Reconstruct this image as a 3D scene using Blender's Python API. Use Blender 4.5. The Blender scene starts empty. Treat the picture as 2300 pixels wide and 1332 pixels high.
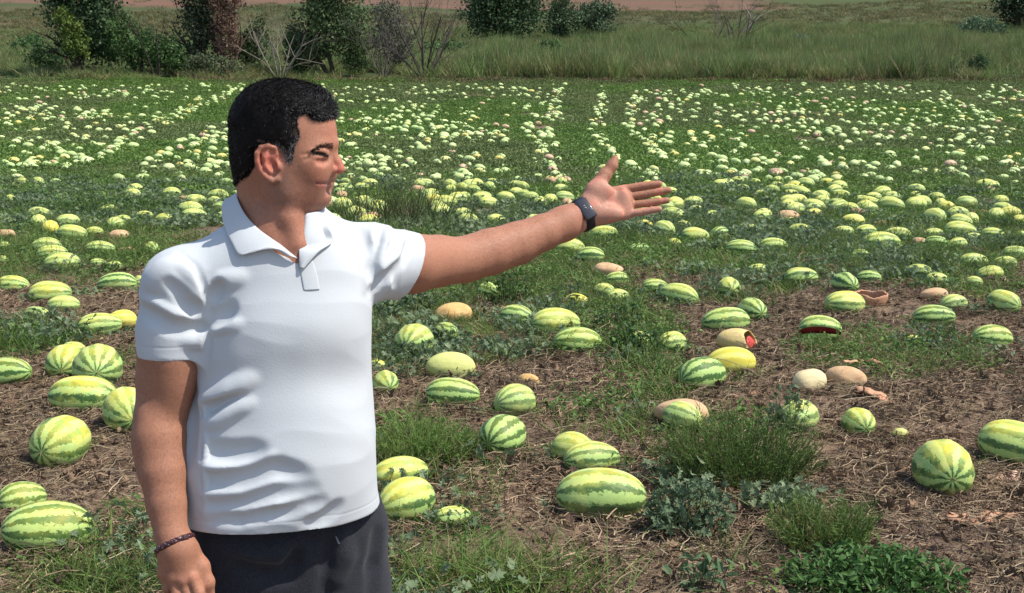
import bpy, bmesh, math, random
import numpy as np
from mathutils import Vector, Euler, Matrix

random.seed(7)
rng = np.random.default_rng(7)
SC = bpy.context.scene
COL = SC.collection

# ------------------------------------------------------------------ camera, sky, sun
CAM_H, FOC, CX, CY = 1.72, 2600.0, 1150.0, 666.0          # metres, and the photograph's own pixels
PITCH = math.atan((CY - 230.0) / FOC)
cam_d = bpy.data.cameras.new('camera')
cam = bpy.data.objects.new('camera', cam_d)
COL.objects.link(cam)
cam_d.sensor_width = 36.0
cam_d.lens = FOC / 2300.0 * 36.0
cam_d.clip_start = 0.05
cam_d.clip_end = 4000.0
cam.location = (0, 0, CAM_H)
cam.rotation_euler = (math.pi / 2 - PITCH, 0, 0)
SC.camera = cam

SUN_EL, SUN_AZ = math.radians(57), (1.0, -0.24)            # towards the sun: right of the picture
_n = math.hypot(*SUN_AZ)
SUN = Vector((SUN_AZ[0] / _n * math.cos(SUN_EL), SUN_AZ[1] / _n * math.cos(SUN_EL), math.sin(SUN_EL)))
w = bpy.data.worlds.new('World')
SC.world = w
w.use_nodes = True
wn = w.node_tree.nodes
sky = wn.new('ShaderNodeTexSky')
sky.sky_type = 'NISHITA'
sky.sun_disc = False
sky.sun_elevation = SUN_EL
sky.sun_rotation = math.atan2(SUN.x, SUN.y)
w.node_tree.links.new(sky.outputs[0], wn['Background'].inputs[0])
wn['Background'].inputs[1].default_value = 0.14
sd = bpy.data.lights.new('sun', 'SUN')
sd.energy = 3.9
sd.angle = math.radians(0.5)
sd.color = (1.0, 0.955, 0.88)
so = bpy.data.objects.new('sun', sd)
COL.objects.link(so)
so.location = (8, -4, 20)
so.rotation_euler = (-SUN).to_track_quat('-Z', 'Y').to_euler()
SC.view_settings.view_transform = 'Standard'
SC.view_settings.look = 'None'
SC.view_settings.exposure = 0.65
SC.view_settings.gamma = 1.0
SC.view_settings.use_curve_mapping = False
SC.render.engine = 'CYCLES'
SC.cycles.max_bounces = 6
SC.cycles.diffuse_bounces = 3
SC.cycles.transparent_max_bounces = 8

# ------------------------------------------------------------------ helpers
_cp, _sp = math.cos(PITCH), math.sin(PITCH)

def ray(px, py):
    u, v = (px - CX) / FOC, (CY - py) / FOC
    return np.array([u, _cp + v * _sp, -_sp + v * _cp])

def PY(px, py, Y):
    """the point seen at pixel (px, py) of the photograph that lies Y metres in front of the camera"""
    d = ray(px, py)
    return np.array([0, 0, CAM_H]) + d * (Y / d[1])

def PZ(px, py, z):
    d = ray(px, py)
    return np.array([0, 0, CAM_H]) + d * ((z - CAM_H) / d[2])

def pxm(py, Y):
    """pixels per metre at that row and distance"""
    return FOC / (Y / ray(0, py)[1])

def link(o, parent=None):
    COL.objects.link(o)
    if parent is not None:
        o.parent = parent
    return o

def tag(o, label=None, cat=None, group=None, kind=None):
    if label: o['label'] = label
    if cat: o['category'] = cat
    if group: o['group'] = group
    if kind: o['kind'] = kind
    return o

def empty(name, loc=(0, 0, 0)):
    o = bpy.data.objects.new(name, None)
    o.location = loc
    o.empty_display_size = 0.1
    return link(o)

def np_mesh(name, V, F, mat=None, smooth=True, attrs=None):
    """V (n,3); F (m,3) or (m,4) int array, or a list of such arrays"""
    me = bpy.data.meshes.new(name)
    V = np.asarray(V, np.float32)
    Fs = F if isinstance(F, list) else [F]
    Fs = [np.asarray(a, np.int32) for a in Fs if len(a)]
    nl = sum(a.size for a in Fs)
    nf = sum(len(a) for a in Fs)
    me.vertices.add(len(V))
    me.vertices.foreach_set('co', V.ravel())
    me.loops.add(nl)
    me.loops.foreach_set('vertex_index', np.concatenate([a.ravel() for a in Fs]))
    me.polygons.add(nf)
    tot = np.concatenate([np.full(len(a), a.shape[1], np.int32) for a in Fs])
    me.polygons.foreach_set('loop_start', np.concatenate([[0], np.cumsum(tot)[:-1]]).astype(np.int32))
    me.polygons.foreach_set('use_smooth', np.full(nf, smooth, bool))
    me.update(calc_edges=True)
    for k, a in (attrs or {}).items():
        a = np.asarray(a, np.float32)
        if a.ndim == 1:
            at = me.attributes.new(k, 'FLOAT', 'POINT')
            at.data.foreach_set('value', a)
        else:
            at = me.attributes.new(k, 'FLOAT_COLOR', 'POINT')
            at.data.foreach_set('color', np.concatenate([a, np.ones((len(a), 1), np.float32)], 1).ravel())
    if mat is not None:
        me.materials.append(mat)
    return me

def mobj(name, me, parent=None):
    return link(bpy.data.objects.new(name, me), parent)

# ---- node material helper
class Mat:
    def __init__(s, name, rough=0.6, spec=0.3):
        s.m = bpy.data.materials.new(name)
        s.m.use_nodes = True
        s.nt = s.m.node_tree
        s.b = s.nt.nodes['Principled BSDF']
        s.b.inputs['Roughness'].default_value = rough
        s.b.inputs['Specular IOR Level'].default_value = spec
    def n(s, t, **kw):
        nd = s.nt.nodes.new(t)
        for k, v in kw.items():
            if k.startswith('i_'):
                k2 = k[2:].replace('_', ' ')
                nd.inputs[int(k2) if k2.isdigit() else k2].default_value = v
            else:
                setattr(nd, k, v)
        return nd
    def l(s, a, b):
        s.nt.links.new(a, b)
    def coord(s, which='Object', scale=None):
        tc = s.n('ShaderNodeTexCoord')
        if scale is None:
            return tc.outputs[which]
        mp = s.n('ShaderNodeMapping')
        mp.inputs['Scale'].default_value = scale
        s.l(tc.outputs[which], mp.inputs['Vector'])
        return mp.outputs[0]
    def noise(s, vec, scale, detail=4, rough=0.55, dist=0.0):
        nd = s.n('ShaderNodeTexNoise', i_Scale=scale, i_Detail=detail, i_Roughness=rough, i_Distortion=dist)
        s.l(vec, nd.inputs['Vector'])
        return nd.outputs['Fac']
    def ramp(s, fac, stops, interp='LINEAR'):
        r = s.n('ShaderNodeValToRGB')
        r.color_ramp.interpolation = interp
        e = r.color_ramp.elements
        while len(e) < len(stops):
            e.new(0.5)
        for q, (p, c) in zip(e, stops):
            q.position = p
            q.color = (c, c, c, 1) if not hasattr(c, '__len__') else (*c, 1)
        s.l(fac, r.inputs['Fac'])
        return r.outputs['Color']
    def mix(s, fac, a, b, mode='MIX'):
        m = s.n('ShaderNodeMix', data_type='RGBA', blend_type=mode)
        for v, i in ((fac, 0), (a, 6), (b, 7)):
            if hasattr(v, 'is_output') or isinstance(v, bpy.types.NodeSocket):
                s.l(v, m.inputs[i])
            elif i == 0:
                m.inputs[i].default_value = v
            else:
                m.inputs[i].default_value = (*v, 1)
        return m.outputs[2]
    def math(s, op, a, b=None, c=None):
        m = s.n('ShaderNodeMath', operation=op)
        for i, v in enumerate((a, b, c)):
            if v is None: continue
            if isinstance(v, bpy.types.NodeSocket): s.l(v, m.inputs[i])
            else: m.inputs[i].default_value = v
        return m.outputs[0]
    def attr(s, name, kind='GEOMETRY'):
        a = s.n('ShaderNodeAttribute', attribute_name=name, attribute_type=kind)
        return a
    def base(s, col):
        if isinstance(col, bpy.types.NodeSocket): s.l(col, s.b.inputs['Base Color'])
        else: s.b.inputs['Base Color'].default_value = (*col, 1)
        return s
    def bump(s, h, strength=0.3, dist=0.01):
        b = s.n('ShaderNodeBump', i_Strength=strength, i_Distance=dist)
        s.l(h, b.inputs['Height'])
        s.l(b.outputs[0], s.b.inputs['Normal'])
        return s
    def leafy(s, col, trans=0.35):
        """diffuse leaf that lets some light through"""
        t = s.n('ShaderNodeBsdfTranslucent')
        mx = s.n('ShaderNodeMixShader')
        mx.inputs[0].default_value = trans
        if isinstance(col, bpy.types.NodeSocket):
            s.l(col, s.b.inputs['Base Color']); s.l(col, t.inputs[0])
        else:
            s.base(col); t.inputs[0].default_value = (*col, 1)
        s.l(s.b.outputs[0], mx.inputs[1]); s.l(t.outputs[0], mx.inputs[2])
        s.l(mx.outputs[0], s.nt.nodes['Material Output'].inputs[0])
        return s
# ------------------------------------------------------------------ implicit surfaces, meshed with surface nets
class Body:
    """a list of shapes blended smoothly one after the other"""
    def __init__(s):
        s.ops = []                                             # (kind, function, k)
    def add(s, fn, k=0.02): s.ops.append((0, fn, k)); return s
    def sub(s, fn, k=0.004): s.ops.append((1, fn, k)); return s
    def cut(s, fn, k=0.001): s.ops.append((2, fn, k)); return s     # keep only the inside of fn

    @staticmethod
    def comb(d, kind, v, k):
        if kind == 0:
            h = np.clip(k - np.abs(d - v), 0, None) / k
            return np.minimum(d, v) - h * h * k * 0.25
        if kind == 1: v = -v
        h = np.clip(k - np.abs(d - v), 0, None) / k
        return np.maximum(d, v) + h * h * k * 0.25

    def __call__(s, P, act=None):
        d = np.full(len(P), 1.0, np.float32)
        for i, (kind, fn, k) in enumerate(s.ops):
            if act is not None and not act[i]: continue
            d = Body.comb(d, kind, fn(P), k)
        return d

    def mesh(s, lo, hi, h, B=16, full=None):
        lo = np.asarray(lo, np.float64); hi = np.asarray(hi, np.float64)
        nb = np.ceil((hi - lo) / (h * B)).astype(int)
        bi = np.stack(np.meshgrid(*[np.arange(n) for n in nb], indexing='ij'), -1).reshape(-1, 3)
        cen = (lo + (bi + 0.5) * B * h).astype(np.float32)
        rad = B * h * 0.87
        vals = np.stack([fn(cen) for _, fn, _ in s.ops])
        d = np.full(len(cen), 1.0, np.float32)
        for (kind, fn, k), v in zip(s.ops, vals):
            d = Body.comb(d, kind, v, k)
        keep = np.abs(d) < rad * 2.0 + 0.006
        bi, cen, vals = bi[keep], cen[keep], vals[:, keep]
        ks = np.array([k for _, _, k in s.ops])
        kinds = np.array([a for a, _, _ in s.ops])
        kl = np.maximum.accumulate(ks[::-1])[::-1]                  # a later, wider blend still feels an earlier shape
        act = np.where((kinds == 2)[:, None], True, vals - rad * 1.5 < kl[:, None] + 0.006)
        if full is not None:                                     # no shape is skipped near here (fine features)
            c_, r_, i0, i1 = full
            act[i0:i1, np.linalg.norm(cen - _v(c_), axis=1) < r_] = True
        g = np.arange(B + 1)
        loc = np.stack(np.meshgrid(g, g, g, indexing='ij'), -1).reshape(-1, 3)
        N = nb * B + 2
        key = lambda ijk: (ijk[..., 0] * N[1] + ijk[..., 1]) * N[2] + ijk[..., 2]
        VK, VP, EQ = [], [], []
        corners = [(0,0,0),(1,0,0),(0,1,0),(1,1,0),(0,0,1),(1,0,1),(0,1,1),(1,1,1)]
        edges = [(0,1),(2,3),(4,5),(6,7),(0,2),(1,3),(4,6),(5,7),(0,4),(1,5),(2,6),(3,7)]
        for b in range(len(bi)):
            base = bi[b] * B
            P = (lo + (base + loc) * h).astype(np.float32)
            D = s(P, act[:, b]).reshape(B + 1, B + 1, B + 1)
            if D.min() > 0 or D.max() < 0: continue
            S = D < 0
            cs = [D[c[0]:c[0] + B, c[1]:c[1] + B, c[2]:c[2] + B] for c in corners]
            ns = sum((c < 0).astype(np.int8) for c in cs)
            m = (ns > 0) & (ns < 8)
            idx = np.argwhere(m)
            if not len(idx): continue
            cv = np.stack([c[m] for c in cs])
            acc = np.zeros((len(idx), 3)); cnt = np.zeros(len(idx))
            for a, e in edges:
                va, ve = cv[a], cv[e]
                x = (va < 0) != (ve < 0)
                t = np.where(x, va / np.where(x, va - ve, 1), 0)
                p = np.array(corners[a])[None] + t[:, None] * (np.array(corners[e]) - np.array(corners[a]))[None]
                acc += np.where(x[:, None], p, 0); cnt += x
            VK.append(key(idx + base)); VP.append(lo + (idx + base + acc / cnt[:, None]) * h)
            for ax in range(3):
                sl = [slice(0, B)] * 3; s2 = list(sl); s2[ax] = slice(1, B + 1)
                A, C = S[tuple(sl)], S[tuple(s2)]
                e = np.argwhere(A != C)
                if not len(e): continue
                flip = A[e[:, 0], e[:, 1], e[:, 2]]
                u, v = [(1, 2), (2, 0), (0, 1)][ax]
                du = np.zeros(3, int); du[u] = 1
                dv = np.zeros(3, int); dv[v] = 1
                e = e + base
                q = np.stack([key(e - du - dv), key(e - dv), key(e), key(e - du)], 1)
                q[~flip] = q[~flip][:, ::-1]
                EQ.append(q)
        VK = np.concatenate(VK); VP = np.concatenate(VP); EQ = np.concatenate(EQ)
        o = np.argsort(VK); VK, VP = VK[o], VP[o]
        f = np.clip(np.searchsorted(VK, EQ), 0, len(VK) - 1)
        hit = VK[f] == EQ
        few = (hit.sum(1) < 4) & (hit.sum(1) >= 2)                # a corner that rounding lost between two blocks: put it back
        if few.any():
            lost = {}
            for i in np.where(few)[0]:
                for j in np.where(~hit[i])[0]:
                    lost.setdefault(int(EQ[i, j]), []).append(VP[f[i][hit[i]]].mean(0))
            kk = np.array(list(lost)); vv = np.array([np.mean(q, 0) for q in lost.values()])
            VK = np.concatenate([VK, kk]); VP = np.concatenate([VP, vv])
            o = np.argsort(VK); VK, VP = VK[o], VP[o]
            f = np.clip(np.searchsorted(VK, EQ), 0, len(VK) - 1)
        ok = (VK[f] == EQ).all(1)
        return VP, f[ok]

def _v(a): return np.asarray(a, np.float32)

def ball(c, r):
    c = _v(c)
    return lambda P: np.linalg.norm(P - c, axis=1) - r

def ellip(c, r, R=None):
    c, r = _v(c), _v(r)
    R = None if R is None else _v(R)                           # rows: the ellipsoid's own axes
    def f(P):
        q = P - c
        if R is not None: q = q @ R.T
        k0 = np.linalg.norm(q / r, axis=1)
        k1 = np.linalg.norm(q / (r * r), axis=1) + 1e-9
        return np.where(k0 < 1e-4, -r.min(), k0 * (k0 - 1) / k1)
    return f

def cone(a, ra, b, rb):
    a, b = _v(a), _v(b)
    ba = b - a
    L2 = float(ba @ ba) + 1e-12
    def f(P):
        pa = P - a
        t = np.clip(pa @ ba / L2, 0, 1)
        return np.linalg.norm(pa - t[:, None] * ba, axis=1) - (ra + t * (rb - ra))
    return f

def flat_cone(a, ra, b, rb, n, squash):
    """a round cone flattened along the direction n"""
    a, b, n = _v(a), _v(b), _v(n)
    n = n / np.linalg.norm(n)
    e = 1.0 / squash - 1.0
    def sc(q): return q + np.outer(q @ n, n) * e
    ba = sc((b - a)[None])[0]
    L2 = float(ba @ ba) + 1e-12
    def f(P):
        pa = sc(P - a)
        t = np.clip(pa @ ba / L2, 0, 1)
        return (np.linalg.norm(pa - t[:, None] * ba, axis=1) - (ra + t * (rb - ra))) * (squash * 0.5 + 0.5)
    return f

def plane(p, n):
    p, n = _v(p), _v(n)
    n = n / np.linalg.norm(n)
    return lambda P: (P - p) @ n

def chain(B, pts, rs, k=0.01, op='add'):
    for (a, ra), (b, rb) in zip(zip(pts[:-1], rs[:-1]), zip(pts[1:], rs[1:])):
        getattr(B, op)(cone(a, ra, b, rb), k)

def loft(zs, cx, cy, a, b, yaw, n=2.3, grow=0.0):
    """stacked super-ellipses: tables over height z of centre, half width and half depth"""
    zs = np.asarray(zs, float); o = np.argsort(zs)
    tz = np.linspace(zs.min(), zs.max(), 160)
    def tab(v):
        t = np.interp(tz, zs[o], np.asarray(v, float)[o])
        ker = np.hanning(19); ker /= ker.sum()
        return np.convolve(np.pad(t, 9, 'edge'), ker, 'valid')
    T = [tab(cx), tab(cy), tab(a), tab(b)]
    c, s_ = math.cos(yaw), math.sin(yaw)
    def f(P):
        X, Y, A, Bq = [np.interp(P[:, 2], tz, t) for t in T]
        A = A + grow; Bq = Bq + grow
        x, y = P[:, 0] - X, P[:, 1] - Y
        u, v = x * c + y * s_, x * s_ - y * c
        r = ((np.abs(u) / A) ** n + (np.abs(v) / Bq) ** n) ** (1 / n)
        d = (r - 1) * np.minimum(A, Bq)
        zc = np.maximum(tz[0] - P[:, 2], P[:, 2] - tz[-1])
        return np.maximum(d, zc).astype(np.float32)
    return f

def march(fn, px, py, y0=1.2, y1=3.0):
    """the first point of the surface on the line of sight through a pixel"""
    d = ray(px, py); o = np.array([0, 0, CAM_H])
    t = y0 / d[1]
    for _ in range(120):
        p = o + d * t
        v = float(fn(p[None].astype(np.float32))[0])
        if v < 2e-4: return p
        t += max(v * 0.6, 4e-4)
        if t > y1 / d[1]: return None
    return None

def march_many(fn, px, py, y0=1.7, y1=2.3):
    """the same for many pixels at once; rows of nan where the line of sight misses"""
    D = np.array([ray(a, b) for a, b in zip(px, py)]); D /= D[:, 1:2]
    o = np.array([0, 0, CAM_H])
    t = np.full(len(D), y0)
    for _ in range(90):
        v = fn((o + D * t[:, None]).astype(np.float32))
        t = np.where(v > 2e-4, t + np.maximum(v * .6, 4e-4), t)
    P = o + D * t[:, None]
    P[t > y1] = np.nan
    return P
# ------------------------------------------------------------------ terrain
def sm(x, a, b): 
    t = np.clip((np.asarray(x, float) - a) / (b - a), 0, 1)
    return t * t * (3 - 2 * t)

def vnoise(x, y, s, seed=0):
    """value noise on the plane, about [0, 1]"""
    r = np.random.default_rng(1000 + seed)
    T = r.random((256, 256))
    X, Y = np.asarray(x, float) * s + 37.3, np.asarray(y, float) * s + 11.7
    i, j = np.floor(X).astype(int), np.floor(Y).astype(int)
    f, g = X - i, Y - j
    f = f * f * (3 - 2 * f); g = g * g * (3 - 2 * g)
    i0, i1, j0, j1 = i % 256, (i + 1) % 256, j % 256, (j + 1) % 256
    return (T[i0, j0] * (1 - f) + T[i1, j0] * f) * (1 - g) + (T[i0, j1] * (1 - f) + T[i1, j1] * f) * g

def fbm(x, y, s, seed=0, o=4):
    v = 0; a = .5; t = 0
    for k in range(o):
        v = v + a * vnoise(x, y, s * 2 ** k, seed + 17 * k); t += a; a *= .5
    return v / t

FIELD_END = 62.0
def base_z(Y):
    Y = np.asarray(Y, float)
    z = np.where(Y > 18, .00138 * np.clip(Y - 18, 0, FIELD_END - 18) ** 2, 0)
    z = z + np.clip(Y - FIELD_END, 0, 38) * .100 + np.clip(Y - 100, 0, 500) * .140
    return z

def ground_z(x, Y):
    x = np.asarray(x, float); Y = np.asarray(Y, float)
    n = (fbm(x, Y, .55, 1, 2) - .5) * .09 * (1 - .0 * Y)
    far = sm(Y, 62, 90)
    n = n + (fbm(x, Y, .05, 3, 3) - .5) * 2.2 * far * (.3 + sm(Y, 90, 200))
    berm = .12 * np.exp(-((Y - 63.2) / .9) ** 2) * (.4 + fbm(x, Y, .3, 5, 2))
    return base_z(Y) + n + berm

def fine_z(x, Y):
    """clods and crumbs, added to the ground sheet only"""
    near = 1 - sm(Y, 10, 22)
    return near * ((fbm(x, Y, 3.2, 7, 3) - .5) * .055 + (fbm(x, Y, 13, 9, 2) - .5) * .024)

def G(px, py):
    """ground point seen at a pixel of the photograph"""
    d = ray(px, py); lo_, hi_ = 2.0, 200.0
    f = lambda Y: CAM_H + d[2] * Y / d[1] - float(ground_z(d[0] * Y / d[1], Y))
    Ys = np.geomspace(2.5, 200, 160)
    x = d[0] / d[1] * Ys
    h = CAM_H + d[2] / d[1] * Ys - ground_z(x, Ys)
    k = np.argmax(h < 0)
    if h[k] >= 0: k = len(Ys) - 1
    a, b = Ys[max(k - 1, 0)], Ys[k]
    for _ in range(18):
        m = (a + b) / 2
        if f(m) > 0: a = m
        else: b = m
    return np.array([d[0] / d[1] * a, a, float(ground_z(d[0] / d[1] * a, a))])

def to_px(P):
    """pixels of the photograph for world points (n, 3)"""
    P = np.atleast_2d(P)
    z = P[:, 2] - CAM_H
    dep = P[:, 1] * _cp - z * _sp
    up = P[:, 1] * _sp + z * _cp
    return np.stack([CX + FOC * P[:, 0] / dep, CY - FOC * up / dep], 1)

# where weeds grow: patches seen in the photograph (pixel centre, half size, strength) over a noise field
ZONES = [(60, 755, 110, 45, 1), (40, 610, 60, 40, .8), (190, 640, 60, 40, .5), (250, 1275, 190, 90, 1), (20, 1300, 60, 40, .3), (300, 1130, 50, 120, .4), (140, 560, 160, 60, .7), (150, 480, 300, 40, 1),
         (940, 985, 130, 80, 1), (1050, 1235, 210, 120, 1), (870, 700, 100, 90, .9), (1150, 775, 120, 50, .9), (1330, 930, 150, 50, .7), (1000, 640, 180, 60, .9), (1440, 790, 100, 60, .9), (1340, 700, 110, 60, .7),
         (1480, 590, 170, 40, 1), (1640, 640, 120, 40, .4), (1900, 1290, 190, 70, .8), (2050, 830, 230, 45, .8), (1960, 770, 150, 30, .6), (1650, 1000, 190, 110, .8), (1540, 1150, 110, 80, .7), (1850, 1165, 120, 70, .7),
         (1800, 540, 250, 60, 1), (2100, 570, 220, 50, .8), (1720, 690, 100, 35, .5), (1250, 640, 120, 50, .8), (1060, 800, 90, 60, .6), (880, 820, 60, 60, .6), (1080, 560, 200, 50, 1), (1500, 860, 100, 40, .4), (2200, 640, 100, 60, .6), (1960, 600, 120, 30, .6)]
BARE = [(2050, 1050, 300, 160), (150, 960, 200, 120), (60, 1120, 80, 60), (1300, 840, 110, 35), (1880, 610, 90, 30), (1630, 760, 110, 60), (1930, 690, 120, 40), (1230, 1100, 80, 130), (1400, 1220, 260, 60), (1330, 1290, 160, 50), (290, 690, 60, 30), (1180, 860, 120, 40), (1560, 640, 60, 25), (2150, 880, 160, 40), (1850, 900, 160, 40)]

def green(x, Y, z=None):
    """how weedy the ground is there, 0 to 1"""
    x = np.asarray(x, float); Y = np.asarray(Y, float)
    P = np.stack([x, Y, ground_z(x, Y) if z is None else z], 1)
    q = to_px(P)
    row = q[:, 1]
    g = np.interp(row, [190, 470, 560, 700, 900, 1332], [.80, .72, .60, .46, .36, .30])
    n = fbm(x, Y, .55, 41, 3) * .6 + fbm(x, Y, 1.6, 43, 2) * .4
    v = g + (n - .5) * 1.7
    for a, b, w_, h_, k in ZONES:
        v = v + .75 * k * np.exp(-(((q[:, 0] - a) / w_) ** 2 + ((row - b) / h_) ** 2) * 1.2)
    for a, b, w_, h_ in BARE:
        v = v - .65 * np.exp(-(((q[:, 0] - a) / w_) ** 2 + ((row - b) / h_) ** 2) * 1.2)
    return np.clip(v, 0, 1)

rows_Y = np.concatenate([np.linspace(-18, 2.5, 26)[:-1], np.linspace(2.5, 14, 330)[:-1], np.geomspace(14, 64, 200)[:-1], np.geomspace(64, 700, 110)])
cols = np.concatenate([np.linspace(-4, -1.02, 24), np.linspace(-1, 1, 340), np.linspace(1.02, 4, 24)])
YY, SS = np.meshgrid(rows_Y, cols, indexing='ij')
XX = SS * (np.abs(YY) * .56 + 1.2)
ZZ = ground_z(XX, YY) + fine_z(XX, YY)
nr_, nc_ = YY.shape
ii = (np.arange(nr_ - 1)[:, None] * nc_ + np.arange(nc_ - 1)[None]).ravel()
GF = np.stack([ii, ii + 1, ii + nc_ + 1, ii + nc_], 1)
gx, gy, gz = XX.ravel(), YY.ravel(), ZZ.ravel()
gm = np.where((gy > 2.5) & (gy < 64), green(gx, np.clip(gy, 3, 64)), .5)
soil = np.array([.185, .130, .095]); soil2 = np.array([.130, .092, .070]); straw = np.array([.24, .165, .105]); film = np.array([.070, .115, .032])
n1 = fbm(gx, gy, 1.3, 51, 3); n2 = fbm(gx, gy, 5.0, 53, 2)
gc = soil + (soil2 - soil) * sm(n2, .4, .65)[:, None]
gc = gc + (straw - gc) * (.6 * sm(n1, .5, .75))[:, None]
gc = gc + (film * (.8 + .5 * sm(gy, 16, 26))[:, None] - gc) * (sm(gm, .45, .9) * (.35 + .55 * sm(gy, 8, 20)))[:, None]
# beyond the field: dry edge, rough grass, bare soil on the slope, ploughed land above
edge = np.exp(-((gy - 63.3) / 1.0) ** 2) * (gx > -18)
gc = gc + (np.array([.16, .085, .055]) - gc) * (.9 * edge)[:, None]
hill = sm(gy, 63, 66)
nb_ = fbm(gx, gy, .07, 61, 3); nb2 = fbm(gx * .35, gy, .16, 63, 3)
hc = np.array([.055, .080, .028]) + (np.array([.092, .088, .042]) - np.array([.055, .080, .028])) * sm(nb2, .42, .62)[:, None]
tan_ = sm(gy, 106, 114) * (1 - sm(gy, 126, 134)) * (1 - .75 * sm(gx, -5, 12))
hc = hc + (np.array([.135, .092, .058]) - hc) * (tan_ * (.1 + .5 * sm(nb_, .35, .6)))[:, None]
mea = sm(gx, 14, 24) * sm(gy, 95, 112)
hc = hc + (np.array([.074, .092, .034]) - hc) * (mea * .8)[:, None]
plo = sm(gy + 5 * (nb_ - .5), 152, 155) * (1 - sm(gx + 8 * (nb_ - .5), 32, 38))
hc = hc + (np.array([.175, .095, .070]) - hc) * (plo * (.75 + .25 * np.sin(gy * 4.2)))[:, None]
gc = gc + (hc - gc) * hill[:, None]
MG = Mat('soil', .95, .1)
co = MG.coord('Object')
n_a = MG.noise(co, 24, 6, .65)
n_b = MG.noise(co, 140, 4, .6)
mp = MG.n('ShaderNodeMapping'); mp.inputs['Scale'].default_value = (40, 9, 30); MG.l(co, mp.inputs['Vector'])
n_c = MG.noise(mp.outputs[0], 3, 5, .7, 1.5)
c1 = MG.mix(1.0, MG.attr('tone').outputs['Color'], MG.ramp(n_a, [(.25, (.62, .60, .58)), (.7, (1.25, 1.22, 1.2))]), 'MULTIPLY')
c1 = MG.mix(1.0, c1, MG.ramp(n_c, [(.35, (.75, .74, .72)), (.62, (1.0, 1.0, 1.0)), (.72, (1.45, 1.38, 1.25))]), 'MULTIPLY')
MG.base(c1)
MG.bump(MG.math('ADD', n_a, MG.math('MULTIPLY', n_b, .5)), .7, .02)
k_h = int(np.argmax(rows_Y > 63.4)) * nc_                       # the sheet is cut where the slope begins
GV = np.stack([gx, gy, gz], 1)
def sheet_part(name, label, faces):
    u = np.unique(faces); return tag(mobj(name, np_mesh(name, GV[u], np.searchsorted(u, faces), MG.m, True, {'tone': gc[u]})), label, None, None, 'structure')
ground = sheet_part('ground', 'brown field soil strewn with dry vines', GF[GF[:, 0] < k_h])
sheet_part('hillside', 'grassy slope rising behind the field with bare ploughed soil at the top', GF[GF[:, 0] >= k_h])
# ------------------------------------------------------------------ scattering of what nobody could count (geometry nodes)
def scatter(name, label, P, rotz, tilt, scl, protos):
    """one 'stuff' object: many small pieces instanced on points"""
    col = bpy.data.collections.new(name + ' pieces')              # never linked to the scene: only the copies render
    for p in protos:
        for c in list(p.users_collection): c.objects.unlink(p)
        col.objects.link(p)
    me = bpy.data.meshes.new(name)
    P = np.asarray(P, np.float32)
    me.vertices.add(len(P)); me.vertices.foreach_set('co', P.ravel())
    e = np.zeros((len(P), 3), np.float32)
    e[:, 2] = rotz; e[:, 0] = rng.normal(size=len(P)) * tilt; e[:, 1] = rng.normal(size=len(P)) * tilt
    a = me.attributes.new('turn', 'FLOAT_VECTOR', 'POINT'); a.data.foreach_set('vector', e.ravel())
    s_ = np.asarray(scl, np.float32)
    if s_.ndim == 1: s_ = np.repeat(s_[:, None], 3, 1)
    a = me.attributes.new('size', 'FLOAT_VECTOR', 'POINT'); a.data.foreach_set('vector', s_.ravel())
    a = me.attributes.new('which', 'INT', 'POINT'); a.data.foreach_set('value', rng.integers(0, len(protos), len(P)).astype(np.int32))
    o = mobj(name, me)
    ng = bpy.data.node_groups.new(name + ' scatter', 'GeometryNodeTree')
    ng.interface.new_socket('Geometry', in_out='INPUT', socket_type='NodeSocketGeometry')
    ng.interface.new_socket('Geometry', in_out='OUTPUT', socket_type='NodeSocketGeometry')
    N = ng.nodes.new; L = ng.links.new
    gi, go = N('NodeGroupInput'), N('NodeGroupOutput')
    ip = N('GeometryNodeInstanceOnPoints'); ip.inputs['Pick Instance'].default_value = True
    ci = N('GeometryNodeCollectionInfo'); ci.inputs['Collection'].default_value = col
    ci.inputs['Separate Children'].default_value = True; ci.inputs['Reset Children'].default_value = True
    def na(nm, t):
        q = N('GeometryNodeInputNamedAttribute'); q.data_type = t; q.inputs['Name'].default_value = nm
        return next(s for s in q.outputs if s.enabled and s.name == 'Attribute')
    er = N('FunctionNodeEulerToRotation')
    L(gi.outputs[0], ip.inputs['Points']); L(ci.outputs[0], ip.inputs['Instance'])
    L(na('turn', 'FLOAT_VECTOR'), er.inputs[0]); L(er.outputs[0], ip.inputs['Rotation'])
    L(na('size', 'FLOAT_VECTOR'), ip.inputs['Scale']); L(na('which', 'INT'), ip.inputs['Instance Index'])
    L(ip.outputs[0], go.inputs[0])
    m = o.modifiers.new('scatter', 'NODES'); m.node_group = ng
    return tag(o, label, None, None, 'stuff')

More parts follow.
